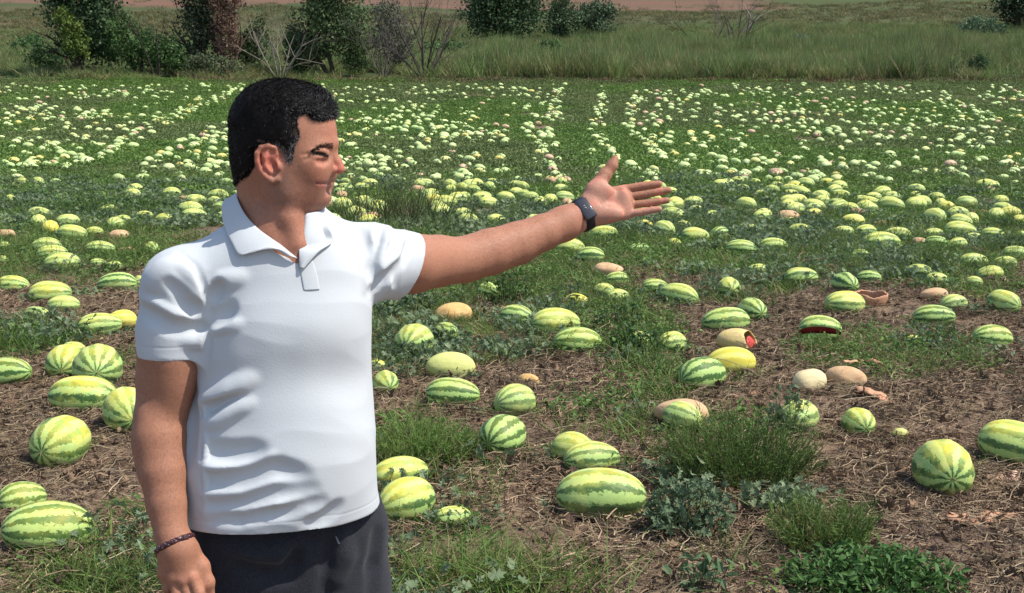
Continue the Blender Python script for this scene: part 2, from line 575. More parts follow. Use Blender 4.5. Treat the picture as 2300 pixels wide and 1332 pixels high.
class Leaves:
    """collects blades, leaves and stems into one mesh with a tint per piece"""
    def __init__(s): s.V, s.F3, s.F4, s.T, s.n = [], [], [], [], 0
    def _put(s, V, F3, F4, tint):
        s.V.append(V)
        if F3 is not None and len(F3): s.F3.append(np.asarray(F3) + s.n)
        if F4 is not None and len(F4): s.F4.append(np.asarray(F4) + s.n)
        s.T.append(np.tile(np.asarray(tint, float), (len(V), 1))); s.n += len(V)
    def blade(s, p, d, bend, length, width, tint, seg=3):
        p, d, bend = np.asarray(p, float), np.asarray(d, float), np.asarray(bend, float)
        d = d / np.linalg.norm(d)
        side = np.cross(d, rng.normal(size=3)); side /= np.linalg.norm(side)
        V = []
        for i in range(seg):
            t = i / seg
            c = p + d * length * t + bend * length * t * t
            V += [c - side * width * .5 * (1 - .6 * t), c + side * width * .5 * (1 - .6 * t)]
        V.append(p + d * length + bend * length)
        F4 = [(2 * i, 2 * i + 1, 2 * i + 3, 2 * i + 2) for i in range(seg - 1)]
        s._put(np.array(V), [(2 * seg - 2, 2 * seg - 1, 2 * seg)], F4, tint)
    def leaf(s, p, d, up, length, width, tint):
        """an oval leaf folded along its midrib"""
        p, d, up = np.asarray(p, float), np.asarray(d, float), np.asarray(up, float)
        d = d / np.linalg.norm(d)
        sd = np.cross(d, up); sd /= np.linalg.norm(sd) + 1e-9
        n = np.cross(sd, d)
        V = np.array([p, p + d * length * .35 + sd * width * .5 + n * width * .18, p + d * length * .75 + sd * width * .38 + n * width * .12 - n * length * .05, p + d * length - n * length * .16,
                      p + d * length * .75 - sd * width * .38 + n * width * .12 - n * length * .05, p + d * length * .35 - sd * width * .5 + n * width * .18, p + d * length * .5 - n * length * .02])
        s._put(V, [(0, 1, 6), (1, 2, 6), (2, 3, 6), (3, 4, 6), (4, 5, 6), (5, 0, 6)], None, tint)
    def lobed(s, p, d, up, size, tint):
        """a watermelon leaf: deep rounded lobes round a centre"""
        p, d, up = np.asarray(p, float), np.asarray(d, float), np.asarray(up, float)
        d = d / np.linalg.norm(d)
        sd = np.cross(d, up); sd /= np.linalg.norm(sd) + 1e-9
        n = np.cross(sd, d)
        prof = [(0, .0, .0), (.12, .34, .1), (.30, .18, .02), (.50, .50, .12), (.58, .20, .02), (.85, .36, .08), (.82, .14, .0), (1.15, .0, -.12)]
        pts = prof + [(a, -b, c) for a, b, c in prof[-2:0:-1]]
        V = [p + d * size * .45] + [p + d * a * size + sd * b * size + n * (c + rng.normal() * .05) * size for a, b, c in pts]
        k = len(pts)
        s._put(np.array(V), [(0, 1 + i, 1 + (i + 1) % k) for i in range(k)], None, tint)
    def stem(s, pts, r0, r1, tint, sides=3):
        pts = np.asarray(pts, float); n = len(pts)
        V = []
        for i, p in enumerate(pts):
            t = pts[min(i + 1, n - 1)] - pts[max(i - 1, 0)]
            t = t / (np.linalg.norm(t) + 1e-9)
            a = np.cross(t, [.3, .5, .8] if abs(t[2]) > .8 else [0, 0, 1.]); a /= np.linalg.norm(a) + 1e-9
            b = np.cross(t, a)
            r = r0 + (r1 - r0) * i / (n - 1)
            for k in range(sides):
                an = 2 * math.pi * k / sides
                V.append(p + r * (a * math.cos(an) + b * math.sin(an)))
        F4 = [(i * sides + k, i * sides + (k + 1) % sides, (i + 1) * sides + (k + 1) % sides, (i + 1) * sides + k) for i in range(n - 1) for k in range(sides)]
        s._put(np.array(V), None, F4, tint)
    def mesh(s, name, mat):
        V = np.concatenate(s.V); T = np.concatenate(s.T)
        F = []
        if s.F3: F.append(np.concatenate(s.F3))
        if s.F4: F.append(np.concatenate(s.F4))
        return np_mesh(name, V, F, mat, False, {'tint': T})
    def obj(s, name, mat, parent=None): return mobj(name, s.mesh(name, mat), parent)

def leaf_mat(name, trans=.35, rough=.6, vary=.35, spec=.25):
    m = Mat(name, rough, spec)
    oi = m.n('ShaderNodeObjectInfo')
    v = m.ramp(oi.outputs['Random'], [(0, (1 - vary, 1 - vary * .8, 1 - vary)), (1, (1 + vary, 1 + vary * .8, 1 + vary * .6))])
    m.leafy(m.mix(1.0, m.attr('tint').outputs['Color'], v, 'MULTIPLY'), trans)
    return m.m
M_GRASS = leaf_mat('grass_blade', .35)
M_WEED = leaf_mat('weed_leaf', .3)
M_VINE = leaf_mat('vine_leaf', .25, .75)
M_DRY = leaf_mat('dry_stalk', .12, .85, .3, .1)
M_TREE = leaf_mat('tree_leaf', .25, .6, .15)
M_BARK = leaf_mat('bark', .0, .9, .1, .1)
GR1, GR2, GR3 = np.array([.088, .158, .032]), np.array([.140, .205, .050]), np.array([.20, .185, .075])
WD1, WD2 = np.array([.076, .145, .032]), np.array([.125, .202, .052])
VN1, VN2 = np.array([.105, .152, .078]), np.array([.185, .235, .140])
DRY = [np.array([.34, .25, .165]), np.array([.22, .150, .100]), np.array([.42, .33, .23]), np.array([.12, .080, .057])]
def mixc(a, b): return a + (b - a) * rng.random()
def rdir(zmin=.3):
    a = rng.uniform(0, 6.283); z = rng.uniform(zmin, 1)
    return np.array([math.cos(a) * math.sqrt(1 - z * z), math.sin(a) * math.sqrt(1 - z * z), z])
# ------------------------------------------------------------------ the man
def noise3(P, s, seed=0):
    """cheap smooth noise in [-1, 1] from summed sines"""
    r = np.random.default_rng(seed)
    o = np.zeros(len(P), np.float32)
    for _ in range(7):
        k = r.normal(size=3); k = k / np.linalg.norm(k) * s * r.uniform(0.6, 1.5)
        o += np.sin(P @ _v(k) + r.uniform(0, 6.28))
    return o / 3.2

Y0 = 2.05
YAW = math.radians(17)
# head: side view coordinates (a, b) of the head in 1/5010 m, S = metres from the mid plane towards his right
HW = math.radians(5)
HO = PY(638, 321, 2.03)
HS = 1 / 5010.0
HF = np.array([math.cos(HW), -math.sin(HW), 0.0])
HSd = np.array([-math.sin(HW), -math.cos(HW), 0.0])
HU = np.array([0, 0, 1.0])
HR = np.stack([HF, HSd, HU])

def hp(a, b, S=0.0):
    """the point S metres from the head's mid plane that shows at (a, b) of the side view"""
    d = ray(500 + a / 3.917, 160 + b / 3.917)
    o = np.array([0, 0, CAM_H])
    return o + d * ((S + (HO - o) @ HSd) / (d @ HSd))

def both(fn):                                                   # the same feature on both sides of the head
    return [fn(1), fn(-1)]

def hpm(a, b, S, side):                                         # mirrored point: same F, opposite S
    p = hp(a, b, S)
    return p if side > 0 else p - 2 * S * HSd

torso_rows = [  # row, left edge, right edge, half depth
    (470, 560, 720, .085), (520, 520, 760, .098), (580, 480, 812, .108), (640, 462, 832, .118), (700, 456, 834, .126), (760, 448, 832, .128),
    (840, 434, 829, .122), (920, 422, 828, .122), (1000, 414, 832, .130), (1080, 413, 840, .136), (1160, 414, 852, .134), (1240, 412, 866, .130), (1300, 412, 866, .125)]
tz, tcx, tcy, ta, tb = [], [], [], [], []
for row, xl, xr, b in torso_rows:
    L, R_ = PY(xl, row, Y0), PY(xr, row, Y0)
    wv = (R_[0] - L[0]) / 2
    tz.append((L[2] + R_[2]) / 2); tcx.append((L[0] + R_[0]) / 2)
    tcy.append(Y0 - (0.012 if row > 950 else 0) - (0.010 if 640 < row < 800 else 0))
    ta.append(math.sqrt(max(wv ** 2 - (b * math.sin(YAW)) ** 2, 1e-4)) / math.cos(YAW)); tb.append(b)
T2 = np.array([math.cos(YAW), math.sin(YAW), 0]); TF = np.array([math.sin(YAW), -math.cos(YAW), 0])

sh_r, sh_l = PY(408, 642, 1.985), PY(838, 578, 2.12)
neck0 = PY(628, 545, 2.06)
elbow_l, wrist_l = PY(1036, 584, 2.27), PY(1300, 488, 2.42)
el_r = PY(361, 935, 1.985); wr_r = PY(386, 1205, 1.88)

# ---- shirt as a solid with its openings hollowed
shirt = Body()
shirt.add(loft(tz, tcx, tcy, ta, tb, YAW, 2.35), 0.001)
shirt.add(cone(PY(600, 545, 2.03), .055, sh_r, .060), .05)
shirt.add(cone(PY(672, 540, 2.07), .050, sh_l, .060), .05)
shirt.add(ellip(PY(640, 1010, Y0 - .05), (.13, .090, .14)), .08)  # belly
slr = Body()
slr.add(cone(sh_r, .0615, PY(389, 745, 1.978), .0605), .03)
slr.add(cone(PY(389, 745, 1.978), .0605, PY(386, 850, 1.972), .0600), .015)
slr.cut(lambda P: CUT_R - P[:, 2], .001)
CUT_R = PY(387, 809, 1.93)[2]
slr.sub(cone(PY(387, 775, 1.976), .053, PY(386, 850, 1.972), .0535), .003)
shirt.add(slr, .030)
sll = Body()
sl_l_end = PY(975, 592, 2.235)
sll.add(cone(sh_l, .061, PY(900, 590, 2.165), .0590), .03)
sll.add(cone(PY(900, 590, 2.165), .0590, sl_l_end, .0570), .02)
sll.add(cone(PY(845, 612, 2.10), .05, PY(885, 618, 2.155), .040), .03)
n_l = np.array([.80, .42, -.42]); n_l = n_l / np.linalg.norm(n_l)
cut_l = PY(912, 588, 2.19)
sll.cut(plane(cut_l, n_l), .001)
sll.sub(cone(PY(895, 590, 2.165), .0515, PY(990, 592, 2.25), .053), .003)
shirt.add(sll, .02)
base_shirt = Body(); base_shirt.ops = list(shirt.ops)

FOLD = .72
def stroke(pts, r, h, k=.012, op='add', sub=4):
    """a fold: pixel polyline laid on the shirt; r its radius, h how far it stands proud (or, carved, how deep)"""
    P = []
    pts = np.array(pts, float)
    t = np.linspace(0, len(pts) - 1, (len(pts) - 1) * sub + 1)
    xs = np.interp(t, range(len(pts)), pts[:, 0]); ys = np.interp(t, range(len(pts)), pts[:, 1])
    for x, y in zip(xs, ys):
        p = march(base_shirt, x, y)
        if p is not None: P.append(p)
    n = len(P)
    if n < 2: return
    out = []
    for i, p in enumerate(P):
        e = math.sin(math.pi * (i + 0.4) / (n - 0.2)) ** 1.1
        d = ray(CX, CY); d = d / np.linalg.norm(d)
        eps = .004
        g = np.array([float(base_shirt((p + eps * a)[None].astype(np.float32))[0] - base_shirt((p - eps * a)[None].astype(np.float32))[0]) for a in np.eye(3)])
        g /= np.linalg.norm(g) + 1e-9
        hh = h * FOLD
        off = -(r - hh * e + .002 * (1 - e)) if op == 'add' else (r - hh * e + .002 * (1 - e))
        out.append(p + g * off)
    for a, b in zip(out[:-1], out[1:]):
        getattr(shirt, op)(cone(a, r, b, r), k)

# folds of the right sleeve
stroke([(314, 662), (350, 690), (400, 715), (465, 728)], .010, .007)
stroke([(330, 640), (365, 610), (400, 590)], .014, .005, .02)
stroke([(360, 600), (395, 640), (440, 680), (468, 715)], .010, .005, .015)
stroke([(395, 590), (435, 625), (465, 680)], .010, .006, .014)
stroke([(330, 700), (380, 735), (440, 742), (468, 735)], .012, -.001, .014, 'sub')
stroke([(385, 640), (420, 680), (455, 705)], .010, .003, .012, 'sub')
stroke([(420, 770), (450, 768), (470, 760)], .009, .004, .012)
# armhole seam and the pinch beside the chest
stroke([(400, 562), (440, 600), (462, 650), (472, 710), (470, 770), (464, 808)], .006, .0018, .006, 'sub', 5)
stroke([(478, 650), (500, 632), (540, 622)], .009, .0008, .016)
stroke([(475, 675), (488, 655), (496, 640)], .007, .002, .012, 'sub')
stroke([(474, 742), (505, 735), (535, 727)], .007, .0018, .012)
stroke([(480, 720), (505, 705), (520, 690)], .009, .0018, .014, 'sub')
# waist folds running in from the side seam
stroke([(452, 905), (490, 890), (520, 872), (560, 852)], .011, .006, .018)
stroke([(455, 930), (495, 922), (540, 902)], .010, .004, .016, 'sub')
stroke([(458, 952), (490, 945), (520, 925), (560, 905)], .009, .005, .014)
stroke([(455, 1040), (500, 1048), (560, 1044), (610, 1030)], .010, .0065, .014)
stroke([(460, 1015), (520, 1020), (580, 1012)], .012, .004, .02, 'sub')
stroke([(462, 1112), (510, 1118), (570, 1105), (640, 1075)], .010, .006, .014)
stroke([(470, 1085), (540, 1080), (620, 1055), (680, 1070)], .014, .004, .02, 'sub')
stroke([(465, 1152), (520, 1152), (590, 1142), (660, 1120)], .010, .006, .014)
stroke([(470, 1135), (540, 1132), (620, 1108), (700, 1100)], .012, .0035, .016, 'sub')
stroke([(480, 1166), (540, 1168), (640, 1150), (720, 1125)], .009, .003, .014, 'sub')
stroke([(690, 1182), (730, 1165), (760, 1135)], .010, .003, .014, 'sub')
stroke([(430, 870), (428, 950), (424, 1040)], .012, .002, .02, 'sub')
# side seam
stroke([(452, 870), (458, 930), (462, 990), (458, 1060), (460, 1120), (455, 1180)], .004, .002, .004, 'add', 6)
# folds of the raised sleeve
for i in range(6):
    x = 842 + i * 17
    stroke([(x, 500 + i * 4), (x - 6, 545), (x - 20 - i * 2, 600), (x - 24 - 3 * i, 650)], .007, .0032 + .001 * (i % 2), .010, 'sub' if i % 2 else 'add')
stroke([(832, 640), (855, 610), (890, 575)], .010, .005, .014)
stroke([(836, 652), (866, 622), (905, 590)], .008, .004, .012, 'sub')
stroke([(770, 480), (800, 510), (822, 560), (834, 620)], .008, .0025, .014, 'sub')

# openings
z_hem = float(march(base_shirt, 640, 1200)[2])
shirt.cut(lambda P: (z_hem - P[:, 2]), .002)
def below_hem(P):
    return np.maximum(loft(tz, tcx, tcy, ta, tb, YAW, 2.35, -.009)(P), P[:, 2] - z_hem - .016)
shirt.sub(below_hem, .002)
# neck opening with its V
shirt.sub(cone(PY(612, 470, 2.045), .062, PY(600, 400, 2.05), .068), .004)
shirt.sub(cone(PY(620, 505, 2.035), .058, PY(612, 450, 2.04), .062), .006)
va = march(base_shirt, 670, 577)
shirt.sub(cone(va + TF * .006, .006, PY(640, 530, 1.94), .036), .006)
shirt.sub(cone(PY(640, 530, 1.95), .030, PY(622, 490, 1.98), .050), .010)
lo = PY(300, 420, Y0) - .05; hi = PY(960, 420, Y0) + .05
SH_V, SH_F = shirt.mesh((lo[0], 1.80, z_hem - .02), (hi[0] + .05, 2.36, 1.62), .0030)

# ---- body: one continuous surface
body = Body()
shrink = np.interp(tz, [PY(640, 1150, Y0)[2], PY(640, 900, Y0)[2]], [.045, .014])
body.add(loft(tz, tcx, tcy, np.array(ta) - shrink, np.array(tb) - shrink, YAW, 2.3), .001)
body.add(cone(PY(600, 548, 2.03), .045, sh_r, .050), .05)
body.add(cone(PY(672, 543, 2.07), .040, sh_l, .050), .05)
# neck
body.add(cone(PY(604, 395, 2.045), .059, PY(620, 500, 2.045), .060), .01)
body.add(cone(PY(620, 500, 2.045), .060, PY(628, 590, 2.04), .072), .02)
body.add(flat_cone(PY(640, 520, 2.0), .045, PY(660, 600, 1.985), .05, TF, .7), .03)
# sternomastoid
chain(body, [PY(620, 425, 1.985), PY(650, 490, 1.975), PY(668, 548, 1.965)], [.012, .012, .010], .02)
# head
SK = len(body.ops)
E = lambda a, b, S, rF, rS, rU, k, op='add', R=HR: getattr(body, op)(ellip(hp(a, b, S), (rF, rS, rU), R), k)
E(500, 518, 0, .082, .0750, .0815, .05)
E(700, 555, 0, .0575, .0610, .074, .03)
E(690, 790, 0, .050, .0560, .074, .03)
for s in (1, -1):
    body.add(ball(hpm(780, 795, .038, s), .0185), .035)                      # cheekbone
    body.add(ball(hpm(800, 865, .030, s), .0165), .03)
    body.add(cone(hpm(825, 1100, .010, s), .0140, hpm(560, 1060, .046, s), .0160), .025)   # jaw
    body.add(cone(hpm(560, 1050, .046, s), .0160, hpm(500, 890, .052, s), .0165), .03)
    body.add(ellip(hpm(680, 970, .038, s), (.034, .018, .040), HR), .03)    # cheek
body.add(ellip(hp(858, 1108, 0), (.0135, .019, .0150), HR), .012)            # chin
body.add(ellip(hp(822, 985, 0), (.0180, .027, .0250), HR), .012)             # mouth barrel
body.add(ellip(hp(680, 1090, 0), (.040, .038, .020), HR), .02)               # under the jaw
for s in (1, -1):
    body.add(cone(hpm(952, 640, .006, s), .0080, hpm(840, 655, .040, s), .0075), .012)    # brow ridge
SK2 = len(body.ops)
# nose
body.add(cone(hp(935, 672), .0062, hp(975, 744), .0066), .010)
body.add(cone(hp(975, 744), .0066, hp(1012, 805), .0074), .006)
body.add(cone(hp(1012, 805), .0074, hp(1030, 858), .0074), .006)
body.add(ellip(hp(1030, 862, 0), (.0080, .0088, .0078), HR), .006)
for s in (1, -1):
    body.add(ellip(hpm(940, 868, .0125, s), (.0125, .0056, .0080), HR), .0055)
    body.sub(ellip(hpm(995, 915, .0065, s), (.0068, .0035, .0035), HR), .003)
    body.sub(cone(hpm(912, 850, .0205, s), .0009, hpm(905, 900, .0210, s), .0010), .005)
# lips, eyes, folds: found on the surface from their place in the photograph, then mirrored to the far side
hbase = Body(); hbase.ops = body.ops[SK:]
def mirror(p): return p - 2 * ((p - HO) @ HSd) * HSd
def gradn(fn, p, e=.002):
    g = np.array([float(fn((p + e * a)[None].astype(np.float32))[0] - fn((p - e * a)[None].astype(np.float32))[0]) for a in np.eye(3)])
    return g / (np.linalg.norm(g) + 1e-9)
def surf(a, b, off=0.0, fn=None):
    """the face at side-view point (a, b), lifted off the skin by off"""
    fn = fn or hbase
    p = march(fn, 500 + a / 3.917, 160 + b / 3.917, 1.7, 2.3)
    if p is None: return None
    return p + gradn(fn, p) * off
def feature(pts, rs, off, k, op):
    P = [surf(a, b, o) for (a, b), o in zip(pts, off if hasattr(off, '__len__') else [off] * len(pts))]
    ok = [i for i, p in enumerate(P) if p is not None]
    P = [P[i] for i in ok]; R2 = [rs[i] for i in ok]
    chain(body, P, R2, k, op)
    chain(body, [mirror(p) for p in P], R2, k, op)
    return P
RO = np.stack([HF * .70 + HSd * .714, HSd * .70 - HF * .714, HU])            # outward, backward, up
def mellip(p, r, k, op):
    getattr(body, op)(ellip(p, r, RO), k)
    m = mirror(p); RM = np.stack([HF * .70 - HSd * .714, -HSd * .70 - HF * .714, HU])
    getattr(body, op)(ellip(m, r, RM), k)
eye0 = surf(888, 735)
o_ = HF * .70 + HSd * .714
mellip(eye0 + o_ * .0065, (.0120, .0150, .0105), .010, 'sub')
mellip(surf(950, 735) + o_ * .005, (.0085, .0060, .0120), .008, 'sub')
hbase.ops = body.ops[SK:]
mellip(surf(868, 733) - o_ * .0068, (.0105, .0140, .0095), .004, 'add')
hbase.ops = body.ops[SK:]
feature([(795, 705), (840, 700), (890, 706), (930, 722)], [.0022, .0030, .0030, .0022], -.0006, .005, 'add')
feature([(800, 748), (840, 762), (890, 768), (925, 760)], [.0020, .0030, .0030, .0022], -.0008, .006, 'add')
hbase.ops = body.ops[SK:]
SLIT = feature([(800, 722), (835, 724), (870, 730), (905, 740), (930, 748)], [.0008, .0013, .0016, .0015, .0010], .0002, .0015, 'sub')
feature([(805, 712), (850, 712), (900, 722)], [.0006, .0008, .0006], .0, .002, 'sub')
feature([(790, 725), (750, 728), (700, 735)], [.0012, .0012, .0008], .0004, .004, 'sub')
feature([(795, 745), (755, 765), (725, 780)], [.0012, .0010, .0008], .0004, .004, 'sub')
feature([(845, 800), (890, 800), (930, 790)], [.003, .003, .002], .001, .008, 'sub')
# lips
body.add(ellip(hp(876, 967, 0), (.0105, .0190, .0048), HR), .007)
body.add(ellip(hp(868, 1010, 0), (.0105, .0175, .0056), HR), .007)
body.sub(ellip(hp(950, 1052, 0), (.0070, .0180, .0055), HR), .008)
hbase.ops = body.ops[SK:]
LP = [(822, 984), (855, 988), (885, 988), (908, 988)]
MOUTH = feature(LP, [.0007, .0011, .0013, .0013], .0005, .003, 'sub')
UL = [surf(840, 979), surf(872, 973), surf(902, 969)]; LL = [surf(845, 998), surf(874, 1006), surf(902, 1008)]
UL = [p for p in UL if p is not None]; LL = [p for p in LL if p is not None]
body.sub(cone(MOUTH[-1], .0013, hp(930, 988, 0), .0014), .003); body.sub(cone(mirror(MOUTH[-1]), .0013, hp(930, 988, 0), .0014), .003)
# ears
for s in (1, -1):
    q = lambda a, b, S: hpm(a, b, S, s)
    tilt = Matrix.Rotation(0.30 * s, 3, 'Z')
    RE = np.stack([np.array(tilt @ Vector(HF)), np.array(tilt @ Vector(HSd)), HU])
    body.add(ellip(q(395, 800, .0785), (.0165, .0055, .0290), RE), .006)
    chain(body, [q(470, 730, .0740), q(455, 680, .0765), q(400, 658, .0805), q(335, 670, .0850), q(302, 725, .0880), q(305, 800, .0880),
                 q(330, 870, .0860), q(372, 925, .0830), q(430, 965, .0780), q(478, 950, .0745), q(490, 900, .0730)],
          [.0040, .0042, .0042, .0040, .0040, .0038, .0036, .0040, .0056, .0052, .0030], .003)
    body.sub(ellip(q(425, 815, .0865), (.0100, .0090, .0140), RE), .004)
    chain(body, [q(330, 730, .0830), q(335, 800, .0835), q(365, 860, .0820)], [.0022, .0022, .0020], .002, 'sub')
    chain(body, [q(405, 700, .0815), q(372, 760, .0845), q(375, 840, .0840), q(420, 890, .0800)], [.0030, .0034, .0034, .0032], .003)
    body.sub(ellip(q(430, 720, .0830), (.0060, .0040, .0070), RE), .003)
    body.add(ellip(q(488, 842, .0765), (.0050, .0055, .0075), RE), .004)
    body.sub(ellip(q(452, 838, .0800), (.0050, .0060, .0085), RE), .002)
HEAD_N = len(body.ops)

# right arm, hanging
body.add(cone(sh_r, .052, PY(378, 790, 1.978), .0520), .03)
chain(body, [PY(378, 790, 1.978), PY(372, 850, 1.978), PY(363, 930, 1.965), PY(361, 985, 1.945), PY(366, 1060, 1.92), PY(374, 1130, 1.90), PY(385, 1200, 1.88), PY(392, 1230, 1.875)],
      [.0520, .0500, .0445, .0440, .0395, .0335, .0275, .0285], .006)
body.add(ellip(PY(392, 830, 1.95), (.030, .028, .075)), .03)
body.add(ellip(PY(340, 1000, 1.94), (.022, .026, .060)), .03)
def RH(a, b, Y=1.925): return PY(330 + a / 7.32, 1150 + b / 7.32, Y - .05)
rk = {'index': (745, 1075, 1.905), 'middle': (590, 1120, 1.902), 'ring': (440, 1085, 1.905), 'little': (290, 985, 1.915)}
for nm, (a, b, Y) in rk.items():
    body.add(cone(RH(350 + a * .22, 560, 1.922), .0165, RH(a, b, Y + .008), .0115), .014)
    body.add(ball(RH(a, b, Y + .001), .0098), .006)
chain(body, [RH(560, 620, 1.925), RH(520, 900, 1.925)], [.026, .024], .02)
fing = {'index': [(745, 1080, 1.908), (850, 1330, 1.90), (900, 1520, 1.92), (900, 1640, 1.935)], 'middle': [(595, 1125, 1.906), (680, 1400, 1.90), (720, 1600, 1.92), (715, 1730, 1.94)],
        'ring': [(440, 1090, 1.908), (500, 1370, 1.90), (540, 1560, 1.92), (545, 1680, 1.94)], 'little': [(290, 990, 1.92), (330, 1240, 1.912), (370, 1390, 1.925), (385, 1490, 1.94)]}
for nm, pts in fing.items():
    r0 = .0086 if nm == 'little' else .0100
    chain(body, [RH(*p) for p in pts], [r0, r0 * .95, r0 * .86, r0 * .78], .004)
chain(body, [RH(690, 660, 1.935), RH(880, 900, 1.93), RH(990, 1150, 1.925), RH(1030, 1390, 1.93)], [.019, .0145, .0112, .0095], .010)

# left arm, stretched out and away
body.add(cone(sh_l, .050, PY(925, 592, 2.185), .0570), .02)
chain(body, [PY(925, 592, 2.185), PY(985, 586, 2.235), elbow_l, PY(1100, 566, 2.31), PY(1160, 547, 2.345), PY(1220, 522, 2.375), PY(1268, 502, 2.40)],
      [.0570, .0500, .0450, .0465, .0435, .0375, .0325], .006)
body.add(ellip(PY(1056, 612, 2.285), (.018, .020, .014)), .015)              # point of the elbow
WN = np.array([.2, -.98, .0])
body.add(flat_cone(PY(1268, 502, 2.40), .0330, PY(1318, 478, 2.425), .0305, WN, .8), .02)
def LH(a, b, Y=2.435): return PY(1230 + a / 6.66, 330 + b / 6.66, Y + (a - 800) / 7126 * .18 - (b - 820) / 7126 * .42)
mcp = {'index': (1150, 645, 2.440), 'middle': (1215, 755, 2.442), 'ring': (1235, 880, 2.442), 'little': (1200, 1000, 2.440)}
for nm, (a, b, Y) in mcp.items():
    f = {'index': 0, 'middle': 1, 'ring': 2, 'little': 3}[nm]
    body.add(flat_cone(LH(640 + f * 30, 800 + f * 70, 2.435), .0215, LH(a, b, Y), .0115, WN, .72), .012)
body.add(ellip(LH(800, 680, 2.424), (.026, .013, .021)), .012)                # ball of the thumb
body.add(ellip(LH(900, 1010, 2.426), (.034, .013, .017)), .014)
body.add(ellip(LH(1130, 840, 2.434), (.016, .012, .030)), .012)
lf = {'index': [(1150, 628, 2.440), (1390, 590, 2.432), (1545, 568, 2.426), (1668, 553, 2.422)], 'middle': [(1215, 742, 2.442), (1500, 702, 2.432), (1680, 668, 2.424), (1802, 645, 2.420)],
      'ring': [(1240, 868, 2.442), (1500, 842, 2.432), (1670, 815, 2.424), (1786, 800, 2.420)], 'little': [(1200, 1000, 2.440), (1420, 972, 2.432), (1560, 945, 2.426), (1668, 928, 2.422)]}
for nm, pts in lf.items():
    r0 = {'index': .0087, 'middle': .0088, 'ring': .0082, 'little': .0077}[nm]
    chain(body, [LH(*p) for p in pts], [r0, r0 * 1.0, r0 * .93, r0 * .84], .0016)
    for p in pts[1:3]:                                                        # creases under the joints
        c = LH(p[0], p[1], p[2] - r0 - .0006)
        body.sub(cone(c + np.array([0, 0, .005]), .0009, c - np.array([0, 0, .005]), .0009), .003)
chain(body, [LH(700, 640, 2.432), LH(850, 430, 2.428), LH(965, 280, 2.424), LH(1008, 178, 2.420)], [.0190, .0125, .0105, .0075], .010)
for pts in ([(1000, 700), (900, 790), (800, 860)], [(1120, 860), (1010, 850), (900, 900)], [(1000, 560), (1040, 700), (1060, 800)]):
    chain(body, [LH(a, b, 2.4145) for a, b in pts], [.0012] * 3, .004, 'sub')
# hips and thighs, so that the figure goes on under the clothes
hip_z = PY(640, 1330, Y0)[2]
for s, pxx in ((-1, 545), (1, 745)):
    top = PY(pxx, 1320, Y0 + s * .02)
    body.add(cone(top, .070, (top[0] - s * .01, top[1] + .01, .50), .052), .03)
    body.add(cone((top[0] - s * .01, top[1] + .01, .50), .052, (top[0] - s * .01, top[1] + .04, .09), .034), .02)
lo = (PY(290, 900, 1.95)[0], 1.80, .02); hi = (PY(1530, 440, 2.45)[0] + .02, 2.52, 1.79)
BD_V, BD_F = body.mesh(lo, hi, .0022, 16, (hp(820, 860, .02), .085, SK, HEAD_N))

# per-vertex skin colour: redder nose and ears, lips, beard shadow, cropped hair roots, and painted eye shade
def smooth01(x): x = np.clip(x, 0, 1); return x * x * (3 - 2 * x)
rel = (BD_V - HO) @ HR.T                                         # F, S, U
hairline = [(1060, 392, 0), (985, 398, .004), (900, 432, .028), (812, 428, .045), (735, 372, .055), (668, 392, .060), (652, 480, .066), (680, 580, .066), (632, 655, .068), (615, 800, .070),
            (572, 812, .070), (520, 700, .072), (470, 640, .074), (400, 640, .075), (300, 660, .074), (262, 700, .073), (262, 830, .070), (215, 910, .060), (140, 990, .0), (20, 1000, 0)]
poly = []
for a, b, S in hairline:
    p = (hp(a, b, S) - HO) @ HR.T
    poly.append((p[0], p[2]))
poly += [(-.20, -.07), (-.20, .2), (.2, .2), (.2, .052)]
poly = np.array(poly)

def poly_sd(x, y):
    """signed distance to the hair outline in the side view, positive inside"""
    d = np.full(len(x), 9.0); ins = np.zeros(len(x), bool)
    for (x0, y0), (x1, y1) in zip(poly, np.roll(poly, -1, 0)):
        ex, ey = x1 - x0, y1 - y0
        t = np.clip(((x - x0) * ex + (y - y0) * ey) / (ex * ex + ey * ey + 1e-12), 0, 1)
        d = np.minimum(d, np.hypot(x - x0 - t * ex, y - y0 - t * ey))
        c = ((y0 > y) != (y1 > y)) & (x < ex * (y - y0) / (ey if abs(ey) > 1e-12 else 1e-12) + x0)
        ins ^= c
    return np.where(ins, d, -d)

skin = np.tile(np.array([.335, .158, .096]), (len(BD_V), 1))
def toward(col, f): 
    global skin
    skin = skin + (np.array(col) - skin) * np.clip(f, 0, 1)[:, None]
def near(p, r): return smooth01(1 - np.linalg.norm(BD_V - p, axis=1) / r)
head = BD_V[:, 2] > PY(640, 510, 2.03)[2]
toward((.35, .150, .098), .5 * smooth01(noise3(BD_V, 60, 3) * .5 + .3))
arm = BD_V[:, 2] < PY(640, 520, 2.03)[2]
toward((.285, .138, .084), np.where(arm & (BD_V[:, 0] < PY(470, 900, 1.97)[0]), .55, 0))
for p, r, f in ((hp(1040, 860), .028, .75), (hp(395, 800, .08), .045, .8), (hpm(395, 800, .08, -1), .045, .8), (hp(810, 850, .045), .035, .35), (hp(960, 500), .05, .2)):
    toward((.50, .14, .10), f * near(p, r))
palm = BD_V[:, 0] > PY(1310, 470, 2.43)[0]
toward((.45, .235, .165), np.where(palm & (BD_V[:, 1] < 2.438), .85, 0))
toward((.56, .20, .14), np.where(palm, .5 * smooth01((noise3(BD_V, 180, 5))), 0))
for nm, (a, b, Y) in rk.items(): toward((.50, .20, .14), .6 * near(RH(a, b, Y), .016))
